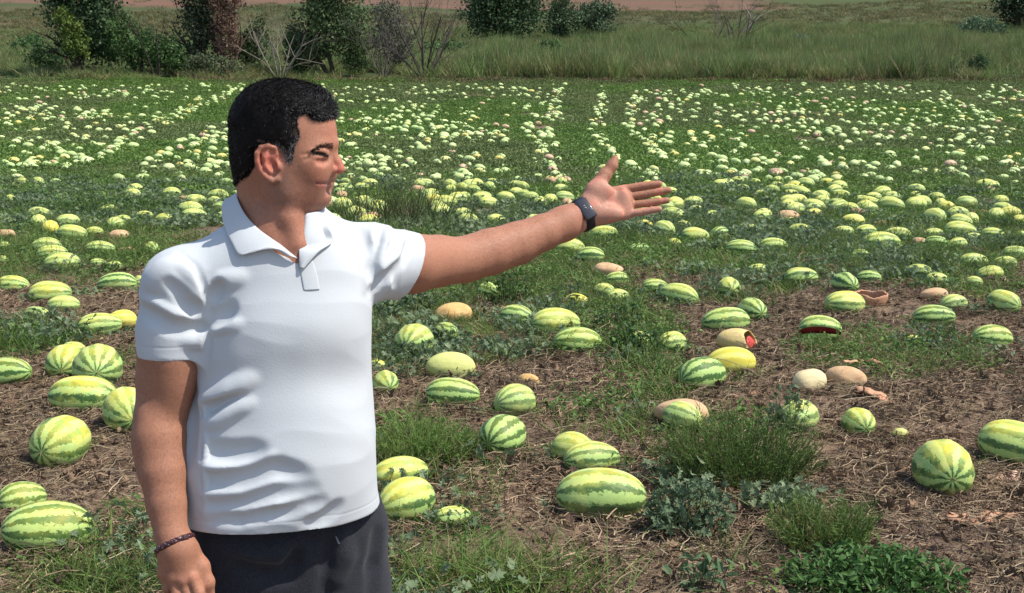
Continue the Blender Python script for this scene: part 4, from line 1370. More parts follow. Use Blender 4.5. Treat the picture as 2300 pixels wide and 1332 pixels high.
def melon_mat(name, attr_kind):
    m = Mat(name, .56, .30)
    if attr_kind == 'OBJECT':
        co = m.coord('Object')
        get = lambda nm: m.attr(nm, 'OBJECT').outputs['Fac']
        rnd = m.n('ShaderNodeObjectInfo').outputs['Random']
    vadd = m.n('ShaderNodeVectorMath', operation='ADD'); m.l(co, vadd.inputs[0])
    cx_ = m.n('ShaderNodeCombineXYZ'); m.l(m.math('MULTIPLY', rnd, 37.0), cx_.inputs[0]); m.l(m.math('MULTIPLY', rnd, 91.0), cx_.inputs[1]); m.l(cx_.outputs[0], vadd.inputs[1])
    nco = vadd.outputs[0]
    sp = m.n('ShaderNodeSeparateXYZ'); m.l(co, sp.inputs[0])
    phi = m.math('ARCTAN2', sp.outputs[1], sp.outputs[2])
    wob = m.noise(nco, 3.2, 5, .7)
    jag = m.noise(nco, 13, 4, .65)
    cnt = m.math('ADD', 8.0, m.math('FLOOR', m.math('MULTIPLY', rnd, 3.99)))
    ang = m.math('ADD', m.math('MULTIPLY', phi, cnt), m.math('MULTIPLY', m.math('SUBTRACT', wob, .5), 5.5))
    ang = m.math('ADD', ang, m.math('MULTIPLY', m.math('SUBTRACT', jag, .5), 4.2))
    st = m.math('MULTIPLY_ADD', m.math('SINE', m.math('ADD', ang, m.math('MULTIPLY', rnd, 20.0))), .5, .5)
    # dark marbled stripes on a pale rind
    pale = m.mix(m.noise(nco, 7, 4, .7), (.24, .39, .08), (.47, .60, .21))
    dark = m.mix(m.noise(nco, 9, 4, .7), (.016, .055, .012), (.065, .150, .028))
    fac = m.ramp(st, [(.38, 0.0), (.54, 1.0)])
    green_ = m.mix(fac, dark, pale)
    mott = m.ramp(m.noise(nco, 16, 3, .6), [(.58, 0.0), (.70, .35)])
    green_ = m.mix(m.math('MULTIPLY', mott, 1.0), green_, (.26, .40, .12))
    # the side turned to the sky is bleached, the stripes fade there
    top = m.ramp(m.math('ADD', sp.outputs[2], m.math('MULTIPLY', m.math('SUBTRACT', m.noise(nco, 2.2, 3), .5), .9)), [(.30, 0.0), (.92, 1.0)])
    sp2 = m.noise(nco, 5, 4, .7)
    bl = m.math('MULTIPLY', m.math('MULTIPLY', top, get('bleach')), m.ramp(sp2, [(.2, .55), (.7, 1.0)]))
    bl_col = m.mix(m.ramp(m.noise(nco, 2.6, 3), [(.35, 0.0), (.65, 1.0)]), m.mix(fac, (.36, .50, .10), (.60, .68, .22)), (.74, .58, .05))
    c = m.mix(bl, green_, bl_col)
    c = m.mix(get('yellow'), c, m.mix(fac, (.56, .47, .05), (.66, .58, .10)))
    c = m.mix(m.math('MULTIPLY', m.ramp(m.noise(nco, 1.6, 2), [(.5, 0.0), (.66, .6)]), get('bleach')), c, m.mix(fac, (.45, .48, .09), (.68, .64, .18)))
    # pale wash where the rind lost its stripes, dust
    c = m.mix(m.math('MULTIPLY', get('wash'), .55), c, (.50, .56, .20))
    c = m.mix(m.math('MULTIPLY', m.ramp(m.noise(nco, 30, 3), [(.55, 0.0), (.8, .35)]), 1.0), c, (.30, .24, .15))
    dirt = m.math('MULTIPLY', m.ramp(m.math('ADD', m.math('MULTIPLY', sp.outputs[2], -1.0), m.math('MULTIPLY', m.math('SUBTRACT', m.noise(nco, 4, 4, .7), .5), 1.1)), [(.25, 0.0), (.75, 1.0)]), .55)
    c = m.mix(dirt, c, (.20, .15, .085))                         # soil stuck to the underside
    c = m.mix(m.ramp(m.noise(nco, 24, 2, .5), [(.70, 0.0), (.76, .6)]), c, (.33, .27, .15))   # scars
    m.base(c)
    m.bump(m.noise(nco, 14, 4), .06, .02)
    return m.m
M_MEL = melon_mat('watermelon_rind', 'OBJECT')
def rotten_shape(seed):
    """a collapsing melon: sunken flanks, a slumped top, a seam"""
    V, F3, F4 = melon_shape(22, 24, seed)
    r = np.random.default_rng(seed)
    d = np.zeros(len(V))
    for _ in range(7):
        c = r.normal(size=3); c /= np.linalg.norm(c); c[2] = abs(c[2])
        d -= r.uniform(.05, .16) * np.exp(-(np.linalg.norm(V / np.linalg.norm(V, axis=1)[:, None] - c, axis=1) / r.uniform(.25, .6)) ** 2)
    d += .02 * np.sin(9 * np.arctan2(V[:, 1], V[:, 2])) * (1 - V[:, 0] ** 2)
    V = V * (1 + d)[:, None]
    return V, [F3, F4]
def tan_mat(name, a, b, spot):
    m = Mat(name, .65, .25)
    co = m.coord('Object')
    m.base(m.mix(m.ramp(m.noise(co, 4.5, 4), [(.55, 0.0), (.72, .55)]), m.mix(m.ramp(m.noise(co, 2.0, 4, .65), [(.3, 0.0), (.7, 1.0)]), a, b), spot))
    m.bump(m.noise(co, 5, 5, .7), .22, .03)
    return m.m
M_TAN = tan_mat('rotten_rind', (.46, .26, .13), (.58, .40, .22), (.22, .12, .07))
M_TAN2 = tan_mat('bleached_rind', (.58, .45, .24), (.62, .52, .30), (.36, .27, .12))
M_PLAIN = tan_mat('yellow_green_rind', (.48, .50, .15), (.58, .57, .20), (.40, .42, .12))
M_ORG = tan_mat('orange_rind', (.60, .33, .10), (.62, .42, .18), (.40, .18, .06))
M_YTAN = tan_mat('yellow_tan_rind', (.58, .48, .14), (.60, .42, .22), (.40, .26, .10))
M_FLESH = tan_mat('melon_flesh', (.42, .030, .030), (.55, .09, .07), (.28, .012, .014))
M_INNER = tan_mat('dried_inner_rind', (.50, .28, .16), (.42, .20, .11), (.26, .10, .05))
M_PINK = tan_mat('pink_dried_rind', (.52, .30, .20), (.60, .42, .30), (.36, .16, .10))

HI = [np_mesh('watermelon', *(lambda q: (q[0], [q[1], q[2]]))(melon_shape(26, 28, 100 + i)), M_MEL) for i in range(6)]
LOWP = [np_mesh('watermelon', *(lambda q: (q[0], [q[1], q[2]]))(melon_shape(10, 12, 200 + i)), M_MEL) for i in range(3)]
def with_mat(me, mat):
    q = me.copy(); q.materials.clear(); q.materials.append(mat); return q
ROT = [np_mesh('rotten_melon', *rotten_shape(400 + i), M_TAN) for i in range(4)]
PLAINS = {'o': ROT, 't': [with_mat(h, M_TAN2) for h in ROT[:2]], 'c': [with_mat(h, M_PLAIN) for h in HI[3:5]], 'O': [with_mat(h, M_ORG) for h in (HI[1], ROT[3])]}
sm_ = Leaves(); sm_.stem([(.95, 0, 0), (1.03, .01, .03), (1.10, .05, .03), (1.16, .12, -.02)], .035, .018, (.20, .16, .07), 5)
STEM = sm_.mesh('stem', M_DRY)

def solve_melon(cx, cy, w, h, yaw, ratio):
    """size and place of a melon from its outline in the photograph: it lies on the ground under the sight line"""
    c, s = abs(math.cos(yaw)), abs(math.sin(yaw))
    Y = G(cx, cy + h * .4)[1]
    for _ in range(8):
        D = (w / pxm(cy, Y)) / math.sqrt((ratio * c) ** 2 + s ** 2)
        d = ray(cx, cy)
        # centre stands .43 D above the ground
        Ys = np.linspace(Y * .7, Y * 1.4, 200)
        zz = CAM_H + d[2] / d[1] * Ys - (ground_z(d[0] / d[1] * Ys, Ys) + .38 * D)
        k = np.argmax(zz < 0)
        Y2 = Ys[k] if zz[k] < 0 else Y
        Y = Y2
    return np.array([d[0] / d[1] * Y, Y, CAM_H + d[2] / d[1] * Y]), D

GRP = 'watermelons left lying in the field'
HAND = []
def put(me, name, loc, D, ratio, yaw, roll, label, cat, group, flat=1.0):
    o = bpy.data.objects.new(name, me)
    o.scale = (D * ratio / 2, D / 2, D / 2 * flat)
    o.location = loc
    o.rotation_euler = (roll, rng.normal() * .06, yaw)
    link(o)
    return tag(o, label, cat, group)

# cx, cy, w, h, yaw (deg, 0 = lying across the view), kind, label.  kinds: g green, p pale, y yellow-topped, Y yellow, o tan, t bleached, c plain yellow-green, O orange
MELONS = [
 (20, 838, 105, 74, 8, 'g', 'dark striped watermelon cut off by the left edge, beside the grass patch'),
 (187, 890, 150, 86, -6, 'y', 'long yellow and green watermelon left of the arm, behind a yellow one'),
 (286, 925, 116, 92, 62, 'y', 'yellow ended watermelon half hidden behind the hanging right arm'),
 (137, 994, 120, 90, 100, 'y', 'round watermelon with yellow top alone on bare soil at left'),
 (50, 1121, 96, 78, -38, 'g', 'smaller green watermelon touching the big one at lower left'),
 (108, 1188, 186, 122, -24, 'g', 'big boldly striped watermelon in the lower left corner'),
 (219, 827, 112, 80, 72, 'p', 'pale round watermelon in front of the sleeve, right of its neighbour'),
 (147, 816, 84, 66, 80, 'y', 'yellow green watermelon lying left of the pale round one'),
 (167, 785, 56, 34, 10, 'y', 'little yellow striped watermelon poking up behind two bigger ones'),
 (274, 721, 64, 48, -20, 'Y', 'golden yellow watermelon beside the sleeve at left'),
 (224, 731, 92, 56, -22, 'p', 'pale striped watermelon pressed against the golden yellow one'),
 (83, 708, 62, 38, 18, 'y', 'small watermelon with grey leaves over it, behind the grass patch'),
 (113, 659, 92, 46, -10, 'y', 'long bright watermelon with a smaller one in front, left field'),
 (143, 685, 66, 38, -25, 'p', 'striped watermelon overlapping the long bright one from the front'),
 (28, 642, 76, 40, 0, 'y', 'low watermelon at the left edge in weeds above the bare strip'),
 (263, 639, 86, 52, -10, 'g', 'dusty green watermelon beside the sleeve shoulder, on reddish soil'),
 (312, 634, 34, 40, 60, 'p', 'small watermelon tucked behind the dusty green one by the sleeve'),
 (256, 600, 38, 26, -30, 'p', 'small pale watermelon just above the dusty green one'),
 (220, 592, 38, 20, -12, 'p', 'half sunken watermelon left of the small pale one'),
 (140, 591, 76, 36, -18, 'p', 'frontmost of three stacked looking striped watermelons at left'),
 (118, 571, 66, 32, -14, 'p', 'middle of three stacked looking striped watermelons at left'),
 (105, 555, 66, 26, -10, 'p', 'rearmost of three stacked looking striped watermelons at left'),
 (226, 561, 64, 36, -20, 'p', 'striped watermelon alone in weeds right of the stacked looking three'),
 (268, 529, 46, 28, -16, 'o', 'pinkish tan rotten melon in grass left of the shoulder'),
 (285, 565, 40, 18, 0, 'o', 'flat pinkish tan melon just above the sleeve at left'),
 (113, 512, 36, 30, 70, 'Y', 'yellow melon standing out in the weeds at upper left'),
 (163, 525, 66, 24, -5, 'p', 'flat pale watermelon right of the yellow melon'),
 (211, 522, 42, 22, 0, 'p', 'pale watermelon touching the end of the flat one'),
 (13, 527, 46, 28, 10, 'o', 'tan rotten melon at the left edge beside pale ones'),
 (9, 556, 32, 30, 30, 'p', 'pale watermelon at the left edge under the tan rotten one'),
 (6, 586, 32, 24, 15, 'p', 'pale watermelon at the left edge, lowest of the column'),
 (10, 498, 42, 22, 0, 'p', 'pale watermelon at the left edge above the tan rotten one'),
 (340, 561, 42, 38, 50, 'g', 'leaf covered green watermelon close above the left sleeve in the photo'),
 (274, 498, 46, 20, -10, 'p', 'low pale watermelon above the pinkish tan one'),
 (325, 487, 44, 28, 10, 'y', 'pale yellow watermelon in the cluster behind the shoulder, left one'),
 (368, 494, 42, 30, 20, 'y', 'pale yellow watermelon in the cluster behind the shoulder, right one'),
 (440, 1086, 70, 58, 20, 'y', 'yellow green watermelon glimpsed between the right arm and the shirt'),
 (930, 769, 86, 62, 105, 'p', 'pale watermelon with its star shaped end facing front, under the raised arm'),
 (1002, 748, 58, 44, 40, 'g', 'leaf shaded watermelon behind the star ended one'),
 (1018, 706, 86, 46, -10, 'O', 'smooth orange tan melon lying in weeds below the forearm'),
 (1012, 826, 112, 62, -8, 'c', 'plain yellow green melon without stripes, right of the shirt'),
 (1187, 857, 54, 36, 20, 'O', 'small orange rotten melon on bare soil'),
 (1099, 656, 52, 50, 50, 'g', 'dark shaded watermelon below the elbow'),
 (1160, 712, 76, 54, 20, 'g', 'watermelon half in shadow left of the two long pale ones'),
 (1248, 727, 112, 52, -14, 'y', 'long yellowish watermelon lying behind a striped one, mid field'),
 (1297, 769, 110, 58, -12, 'g', 'striped watermelon in front of the long yellowish one, mid field'),
 (1295, 676, 52, 34, 15, 'Y', 'yellow rotting melon above the long yellowish and striped pair'),
 (1356, 656, 50, 36, 40, 'p', 'pale watermelon right of the yellow rotting one'),
 (1388, 668, 54, 38, -20, 'p', 'leafy pale watermelon touching the one beside the yellow rotting melon'),
 (1327, 575, 62, 42, 0, 'g', 'green watermelon in its own shadow directly below the watch'),
 (1277, 556, 74, 26, 0, 'p', 'flat pale watermelon under the forearm, left of the shadowed green one'),
 (1386, 628, 54, 34, -12, 'g', 'striped watermelon in front of the flat tan one'),
 (1368, 609, 70, 24, 0, 'o', 'flat tan rotten melon behind a striped one, below the wrist'),
 (1357, 525, 62, 28, 0, 'p', 'pale watermelon right under the palm of the hand'),
 (867, 862, 60, 46, 70, 'p', 'pale watermelon in the weeds close to the shirt, lower one'),
 (848, 823, 42, 30, 10, 'y', 'small yellow green watermelon close to the shirt, upper one'),
 (1017, 886, 122, 50, 0, 'g', 'watermelon sunk in feathery weeds below the plain yellow green melon'),
 (1156, 904, 94, 74, -40, 'p', 'pale round ended watermelon behind the dark cracked one'),
 (1130, 979, 106, 80, -60, 'd', 'dark jagged striped watermelon with a dry stem over it'),
 (1287, 1010, 96, 84, 30, 'p', 'rear watermelon of the lower middle trio, mostly hidden'),
 (1330, 1031, 128, 72, -18, 'p', 'middle watermelon of the lower middle trio, star end to the right'),
 (1350, 1114, 202, 108, 3, 'y', 'largest watermelon, long and striped, front of the lower middle trio'),
 (898, 1066, 128, 76, -16, 'y', 'yellow streaked watermelon beside the shirt hem, rear of a pair'),
 (912, 1127, 128, 98, -36, 'y', 'yellow green watermelon beside the trousers, front of a pair'),
 (1016, 1163, 86, 50, -14, 'y', 'small watermelon in grass right of the yellow pair'),
 (1630, 723, 110, 56, -8, 'g', 'dark striped watermelon behind the split yellow one'),
 (1690, 698, 62, 48, 70, 'g', 'round striped watermelon up right of the dark striped one'),
 (1642, 815, 112, 72, -6, 'Y', 'bright yellow melon, the yellowest in the field'),
 (1578, 844, 112, 78, -34, 'd', 'dark green watermelon leaning against the bright yellow melon'),
 (1508, 773, 70, 52, -30, 'p', 'pale watermelon emerging from leaves left of the split yellow one'),
 (1440, 768, 64, 48, 10, 'p', 'watermelon almost covered by leaves, mid field'),
 (1897, 683, 96, 50, -20, 'y', 'yellow ended watermelon in front of the hollow tan rind'),
 (1899, 638, 55, 40, 75, 'd', 'dark fan striped watermelon behind the hollow tan rind'),
 (1951, 626, 54, 38, 20, 'g', 'green watermelon right of the dark fan striped one'),
 (1799, 624, 78, 38, -8, 'p', 'long pale striped watermelon with dry leaves in front, right field'),
 (1703, 607, 46, 28, 0, 'p', 'small pale watermelon up left of the long pale striped one'),
 (1637, 648, 52, 42, 90, 'y', 'small round yellowish watermelon standing alone in the right field'),
 (1525, 665, 84, 54, 30, 'p', 'watermelon with star end facing right, in front of a shaded one'),
 (1472, 645, 60, 40, -10, 'g', 'shaded watermelon behind the star ended one, right of the yellow rotting melon'),
 (1664, 559, 68, 32, 8, 'g', 'left of two green watermelons lying side by side beyond the hand'),
 (1737, 554, 66, 36, -8, 'g', 'right of two green watermelons lying side by side beyond the hand'),
 (1928, 577, 54, 34, -8, 'g', 'green watermelon in grey weeds at right, alone'),
 (2187, 589, 68, 30, -10, 'p', 'pale watermelon left of the pair near the right edge'),
 (2256, 592, 56, 32, 0, 'p', 'front watermelon of the pale pair near the right edge'),
 (2283, 571, 60, 32, 20, 'p', 'rear watermelon of the pale pair near the right edge'),
 (2064, 612, 54, 36, 30, 'p', 'left pale watermelon of the two in weeds above the tan one'),
 (2104, 629, 52, 34, -10, 'p', 'right pale watermelon of the two in weeds above the tan one'),
 (2222, 616, 62, 28, 0, 'p', 'low pale watermelon in weeds, above the lone round one at right'),
 (2188, 635, 36, 30, 30, 'p', 'small pale watermelon left of the low one in weeds'),
 (2097, 662, 64, 28, 0, 'o', 'tan rotten melon showing behind the striped pair at right'),
 (2098, 712, 90, 56, 12, 'g', 'striped watermelon in front of the tan rotten one at right'),
 (2142, 683, 64, 44, -20, 'p', 'leaf draped watermelon behind the striped one at right'),
 (2254, 682, 66, 48, 60, 'p', 'lone round pale watermelon near the right edge'),
 (2228, 760, 96, 54, -14, 'g', 'green watermelon on bare soil near the right edge, stem end right'),
 (1820, 857, 82, 58, -30, 't', 'pale tan bleached melon, left of two rotting ones'),
 (1900, 849, 92, 58, 6, 'o', 'brown tan rotting melon with dark seam, right of two'),
 (2051, 764, 30, 24, 0, 'y', 'tiny yellow watermelon in weeds at right'),
 (1928, 951, 70, 50, 85, 'y', 'small round striped watermelon on bare soil, right half'),
 (2022, 977, 38, 30, 10, 'c', 'tiny pale yellow melon on bare soil, smallest in front'),
 (2116, 1054, 130, 88, 95, 'y', 'large round yellow topped watermelon on bare soil at lower right'),
 (2285, 1001, 156, 104, 30, 'y', 'big watermelon cut off by the right edge'),
 (1530, 928, 124, 76, 5, 'o', 'big tan rotten melon behind a small green one, by the feathery bush'),
 (1533, 938, 88, 58, 40, 'p', 'green watermelon lying against the big tan rotten one'),
 (1794, 938, 92, 76, -55, 'p', 'leaf covered watermelon with star end, right of the feathery bush'),
 (1492, 517, 48, 34, 60, 'p', 'pale watermelon with star end, left in the cluster right of the hand'),
 (1533, 509, 42, 22, 0, 'p', 'pale watermelon at the back of the cluster right of the hand'),
 (1562, 530, 64, 34, 0, 'p', 'biggest pale watermelon of the cluster right of the hand'),
 (1514, 547, 32, 24, 20, 'y', 'small yellowish watermelon at the front of the cluster right of the hand'),
 (1618, 527, 46, 34, -40, 'g', 'leafy green watermelon on the right of the cluster'),
 (1602, 486, 42, 26, -20, 'p', 'pale watermelon standing above the cluster right of the hand'),
 (1447, 505, 38, 24, 0, 'Y', 'yellow melon just under the fingertips'),
 (1563, 471, 32, 20, 0, 'p', 'small pale watermelon behind grey weeds right of the fingertips'),
 (1434, 560, 48, 28, 0, 'g', 'dark based watermelon behind the grass strip below the fingers'),
 (1795, 517, 50, 22, 0, 'p', 'flat pale watermelon in weeds, middle of the right field'),
 (1776, 500, 38, 24, -20, 'p', 'pale watermelon above the flat one, middle of the right field'),
 (1678, 512, 38, 20, 0, 'p', 'small pale watermelon between leafy weeds, right field'),
 (1895, 522, 48, 28, 0, 'p', 'leftmost watermelon of the long pale heap in the right field'),
 (1944, 521, 52, 30, -10, 'p', 'watermelon at the back of the long pale heap in the right field'),
 (1979, 546, 86, 22, 0, 'p', 'flat long watermelon at the front of the pale heap in the right field'),
 (2016, 528, 60, 26, 8, 'p', 'rightmost watermelon of the long pale heap in the right field'),
 (2066, 544, 34, 28, 10, 'o', 'tan melon at the left end of the cluster at upper right'),
 (2096, 527, 48, 22, 0, 'p', 'pale watermelon behind the green one in the cluster at upper right'),
 (2104, 547, 52, 34, 20, 'g', 'green watermelon beside the tan one in the cluster at upper right'),
 (2151, 549, 44, 30, -10, 'p', 'yellowish pale watermelon right in the cluster at upper right'),
 (2157, 518, 72, 28, 0, 'p', 'long pale watermelon at the back of the cluster at upper right'),
 (2187, 535, 42, 24, -10, 'p', 'small pale watermelon at the right end of the cluster at upper right'),
 (2230, 527, 52, 26, 12, 'p', 'pale watermelon alone between cluster and right edge'),
 (2295, 530, 30, 24, 0, 'p', 'pale watermelon cut by the right edge, upper right'),
 (2026, 561, 36, 20, 0, 'p', 'small pale watermelon below the long pale heap'),
]
roll_of = lambda: rng.normal() * .35
for cx, cy, w_, h_, yaw, kind, label in MELONS:
    ya = math.radians(-yaw)
    ratio = min(1.62, max(1.22, w_ / h_ if abs(math.cos(ya)) > .8 else 1.30))
    if kind in 'ot' : ratio = min(ratio, 1.5)
    loc, D = solve_melon(cx, cy, w_, h_, ya, ratio)
    k = len(HAND)
    if kind in PLAINS:
        o = put(PLAINS[kind][k % len(PLAINS[kind])], 'rotten_melon' if kind != 'c' else 'melon', loc, D, ratio, ya, roll_of(), label, 'melon', None, .86 if kind == 'o' else 1)
    else:
        o = put(HI[k % 6], 'watermelon', loc, D, ratio, ya, roll_of(), label, 'watermelon', GRP)
        o['bleach'] = {'g': .35, 'd': .15, 'p': .75, 'y': 1.0, 'Y': 1.0}[kind] * rng.uniform(.85, 1.1)
        o['yellow'] = {'Y': .92}.get(kind, .0)
        o['wash'] = {'p': rng.uniform(.1, .4), 'y': rng.uniform(0, .2)}.get(kind, 0.0)
        if w_ > 50:
            st_ = mobj('stem', STEM, o)
    HAND.append((cx, cy, w_, h_, loc[0], loc[1], D))

# ---- opened, hollow and broken ones
def cut_mesh(name, me, planes, mat=None, ragged=0.0):
    bm = bmesh.new(); bm.from_mesh(me)
    for co_, no in planes:
        bmesh.ops.bisect_plane(bm, geom=bm.verts[:] + bm.edges[:] + bm.faces[:], plane_co=co_, plane_no=no, clear_outer=True)
    if ragged:                                                   # torn, uneven edges
        for v in bm.verts:
            if v.is_boundary:
                an = math.atan2(v.co.y + .3 * v.co.z, v.co.x + .3 * v.co.z)
                v.co += Vector(planes[0][1]).normalized() * ragged * (math.sin(2 * an + 1) + .7 * math.sin(5 * an) + .3 * rng.normal())
    q = bpy.data.meshes.new(name); bm.to_mesh(q); bm.free()
    for p in q.polygons: p.use_smooth = True
    q.materials.append(mat or M_MEL)
    return q
def shell(o, t=.06):
    m = o.modifiers.new('rind thickness', 'SOLIDIFY'); m.thickness = t; m.offset = -1
    return o
def disc(name, mat, rx, ry, parent, loc, rot=(0, 0, 0), dome=.1, seed=0):
    r = np.random.default_rng(seed)
    V = [(0, 0, dome)]; F = []
    for j in (1, 2, 3):
        for i in range(24):
            a = 2 * math.pi * i / 24
            V.append((rx * j / 3 * math.cos(a), ry * j / 3 * math.sin(a), dome * (1 - (j / 3) ** 2) + r.normal() * .03 * (j < 3)))
    F3 = [(0, 1 + i, 1 + (i + 1) % 24) for i in range(24)]
    F4 = [(1 + (j - 1) * 24 + i, 1 + j * 24 + i, 1 + j * 24 + (i + 1) % 24, 1 + (j - 1) * 24 + (i + 1) % 24) for j in (1, 2) for i in range(24)]
    o = mobj(name, np_mesh(name, np.array(V), [np.array(F3), np.array(F4)], mat), parent)
    o.location = loc; o.rotation_euler = rot
    return o
# split watermelon: two halves gaping at the front left, red flesh between
loc, D = solve_melon(1842, 744, 94, 58, math.radians(12), 1.5)
sp_ = empty('split_watermelon', loc); sp_.scale = (D * .75, D * .5, D * .5); sp_.rotation_euler = (.0, 0, math.radians(-6))
tag(sp_, 'striped watermelon split along its length showing red flesh', 'watermelon')
up_ = mobj('upper_rind', cut_mesh('upper_rind', HI[2], [((0, -.25, -.18), (0, -.42, -1))]), sp_); up_.location = (0, 0, .14); up_.rotation_euler = (-.26, .07, 0)
lo_ = mobj('lower_rind', cut_mesh('lower_rind', HI[2], [((0, -.25, -.26), (0, .42, 1))]), sp_)
for q_ in (up_, lo_): q_['bleach'] = .5; q_['yellow'] = 0.; q_['wash'] = .1
disc('flesh', M_FLESH, .93, .88, lo_, (0, .05, -.27), (-.40, 0, 0), .10, 1)
disc('flesh', M_FLESH, .92, .86, up_, (0, .05, -.20), (math.pi - .40, 0, 0), .02, 2)
# yellow melon with a torn open end
loc, D = solve_melon(1655, 767, 88, 50, math.radians(-6), 1.55)
to_ = empty('burst_melon', loc); to_.scale = (D * .76, D * .5, D * .48); to_.rotation_euler = (.1, .06, math.radians(-14))
tag(to_, 'yellowish melon with its right end torn open and red inside, behind the bright yellow one', 'melon')
b_o = shell(mobj('rind', cut_mesh('rind', HI[3], [((.78, 0, 0), (1, -.25, .35))], M_YTAN, .05), to_), .05)
disc('flesh', M_FLESH, .58, .60, to_, (.70, .03, -.02), (0, math.pi / 2 - .30, -.22), .13, 3)
# hollow rind lying open like a bowl
loc, D = solve_melon(1952, 669, 78, 46, 0, 1.5)
bo_ = shell(mobj('hollow_rind', cut_mesh('hollow_rind', ROT[2], [((0, 0, .10), (.08, .10, 1))], M_INNER, .06)), .09)
bo_.location = loc + np.array([0, 0, D * .12]); bo_.scale = (D * .75, D * .58, D * .80); bo_.rotation_euler = (.20, -.07, .12)
tag(bo_, 'hollow tan rind lying open like a bowl', 'melon rind')
# crumpled dried rinds
def shard_mesh(seed, mat, nu=9, nv=7, curl=.7):
    r = np.random.default_rng(seed)
    U, W = np.meshgrid(np.linspace(-1, 1, nu), np.linspace(-1, 1, nv), indexing='ij')
    x = U * (1 - .35 * W ** 2) + r.normal(size=U.shape) * .06
    y = W * .6 * (1 - .4 * U ** 2) + r.normal(size=U.shape) * .06
    z = curl * (.5 - .45 * W ** 2 - .35 * U ** 2) + .16 * np.sin(3 * U + r.uniform(0, 6)) * np.cos(4 * W + r.uniform(0, 6)) + r.normal(size=U.shape) * .05
    V = np.stack([x, y, z], -1).reshape(-1, 3)
    F = [(i * nv + j, (i + 1) * nv + j, (i + 1) * nv + j + 1, i * nv + j + 1) for i in range(nu - 1) for j in range(nv - 1)]
    return np_mesh('rind_piece', V, np.array(F), mat)
SHARDS = [shard_mesh(i, M_PINK) for i in range(3)] + [shard_mesh(10 + i, M_INNER) for i in range(3)] + [shard_mesh(20 + i, M_TAN) for i in range(2)]
fl = shell(mobj('torn_flap', SHARDS[0], to_), .10); fl.location = (1.02, -.25, -.62); fl.scale = (.42, .50, .55); fl.rotation_euler = (.3, .5, -.4)
def broken(cx, cy, w_, n, which, label, name='broken_rind', hgt=1.0):
    g = G(cx, cy + 6); s = w_ / pxm(cy, g[1]) / 2
    e = empty(name, g); tag(e, label, 'melon rind')
    for i in range(n):
        o = shell(mobj('rind_piece', SHARDS[which[i % len(which)]], e), .10)
        f = (i - (n - 1) / 2) / max(n, 1)
        o.location = (f * s * 1.7, rng.normal() * s * .2, s * .10)
        k = s / (1 + .45 * (n - 1)) * rng.uniform(.9, 1.25)
        o.scale = (k, k, k * rng.uniform(.7, 1.0) * hgt)
        o.rotation_euler = (rng.normal() * .35, rng.normal() * .3, rng.uniform(-.7, .7) if n < 2 else rng.uniform(0, 6.28))
broken(212, 762, 56, 2, [3, 6], 'torn open tan rind with dark hollow, above the pale round melon at left')
broken(1936, 814, 92, 3, [6, 3, 4], 'crumpled brown rind behind the two rotting melons')
broken(1962, 894, 78, 1, [5], 'flat pinkish brown rind on bare soil below the two rotting melons')
broken(1596, 1112, 64, 2, [2, 7], 'broken pale tan rind half hidden by grey green leaves')
broken(2258, 1076, 88, 3, [0, 1, 2], 'crumpled pinkish rind between two big melons at lower right')
broken(2155, 1160, 82, 1, [3], 'flat reddish tan rind on soil at lower right')
broken(2243, 1162, 92, 3, [4, 3, 5], 'crumpled dark pink rind at the lower right edge')
broken(1176, 652, 40, 2, [0, 1], 'pale pink rind pieces under the raised arm')
broken(1776, 592, 44, 3, [6, 7], 'orange tan rind pieces in weeds, right field')
broken(1848, 558, 32, 2, [4, 5], 'small brown broken rind right of the side by side pair')
broken(1868, 942, 22, 1, [7], 'small orange rind scrap right of the leaf covered melon')
broken(1588, 914, 36, 1, [6], 'tan rind flap at the end of the big tan rotten melon')
broken(850, 668, 60, 3, [6, 7, 2], 'tan rind pieces beside the raised sleeve')
broken(1395, 508, 30, 1, [3], 'small pinkish rind under the palm')

for cx, cy, w_, wh, lb in ((1447, 640, 34, 3, 'small pink rind left of the shaded watermelon pair under the hand'), (1700, 880, 40, 5, 'brown rind scrap on soil right of the bright yellow melon'), (62, 545, 36, 6, 'tan rind left of the three stacked looking striped watermelons'),
                           (1980, 500, 40, 6, 'tan rind behind the long pale heap in the right field'), (2200, 475, 44, 3, 'pinkish rind in weeds at upper right, near the edge'), (1690, 470, 34, 6, 'tan rind among pale melons between thumb and right edge'), (1770, 930, 30, 4, 'brown scrap of rind left of the star ended leaf covered melon'),
                           (1120, 690, 44, 6, 'tan rind in the dark weed below the elbow'), (250, 580, 34, 3, 'pink rind scrap between small pale melons left of the sleeve'), (2290, 660, 40, 6, 'tan rind at the right edge beside the lone round pale watermelon')):
    broken(cx, cy, w_, 2, [wh, (wh + 1) % 8], lb)

# ---- the field beyond: melons in drifts and windrows
GAPS = [([(1310, 186), (1300, 260), (1292, 340), (1310, 430)], 34), ([(1392, 186), (1385, 300), (1420, 335), (1560, 415), (1640, 450)], 22), ([(560, 215), (400, 292), (220, 395), (0, 480)], 26), ([(2085, 190), (2180, 225), (2300, 290)], 18),
        ([(150, 232), (260, 235)], 16), ([(880, 430), (930, 470)], 40), ([(1960, 500), (2050, 480)], 30), ([(100, 440), (300, 455)], 26), ([(1150, 330), (1200, 420)], 22)]
LINES = [[(1355, 200), (1345, 250), (1335, 290), (1350, 325), (1400, 362), (1480, 388)], [(1437, 200), (1420, 240), (1415, 282), (1432, 305), (1480, 340), (1580, 388)], [(545, 193), (440, 240), (330, 278), (240, 340)],
         [(2115, 205), (2150, 230), (2245, 268)], [(525, 285), (400, 335), (320, 395)], [(1260, 195), (1240, 240), (1220, 330), (1260, 420)]]
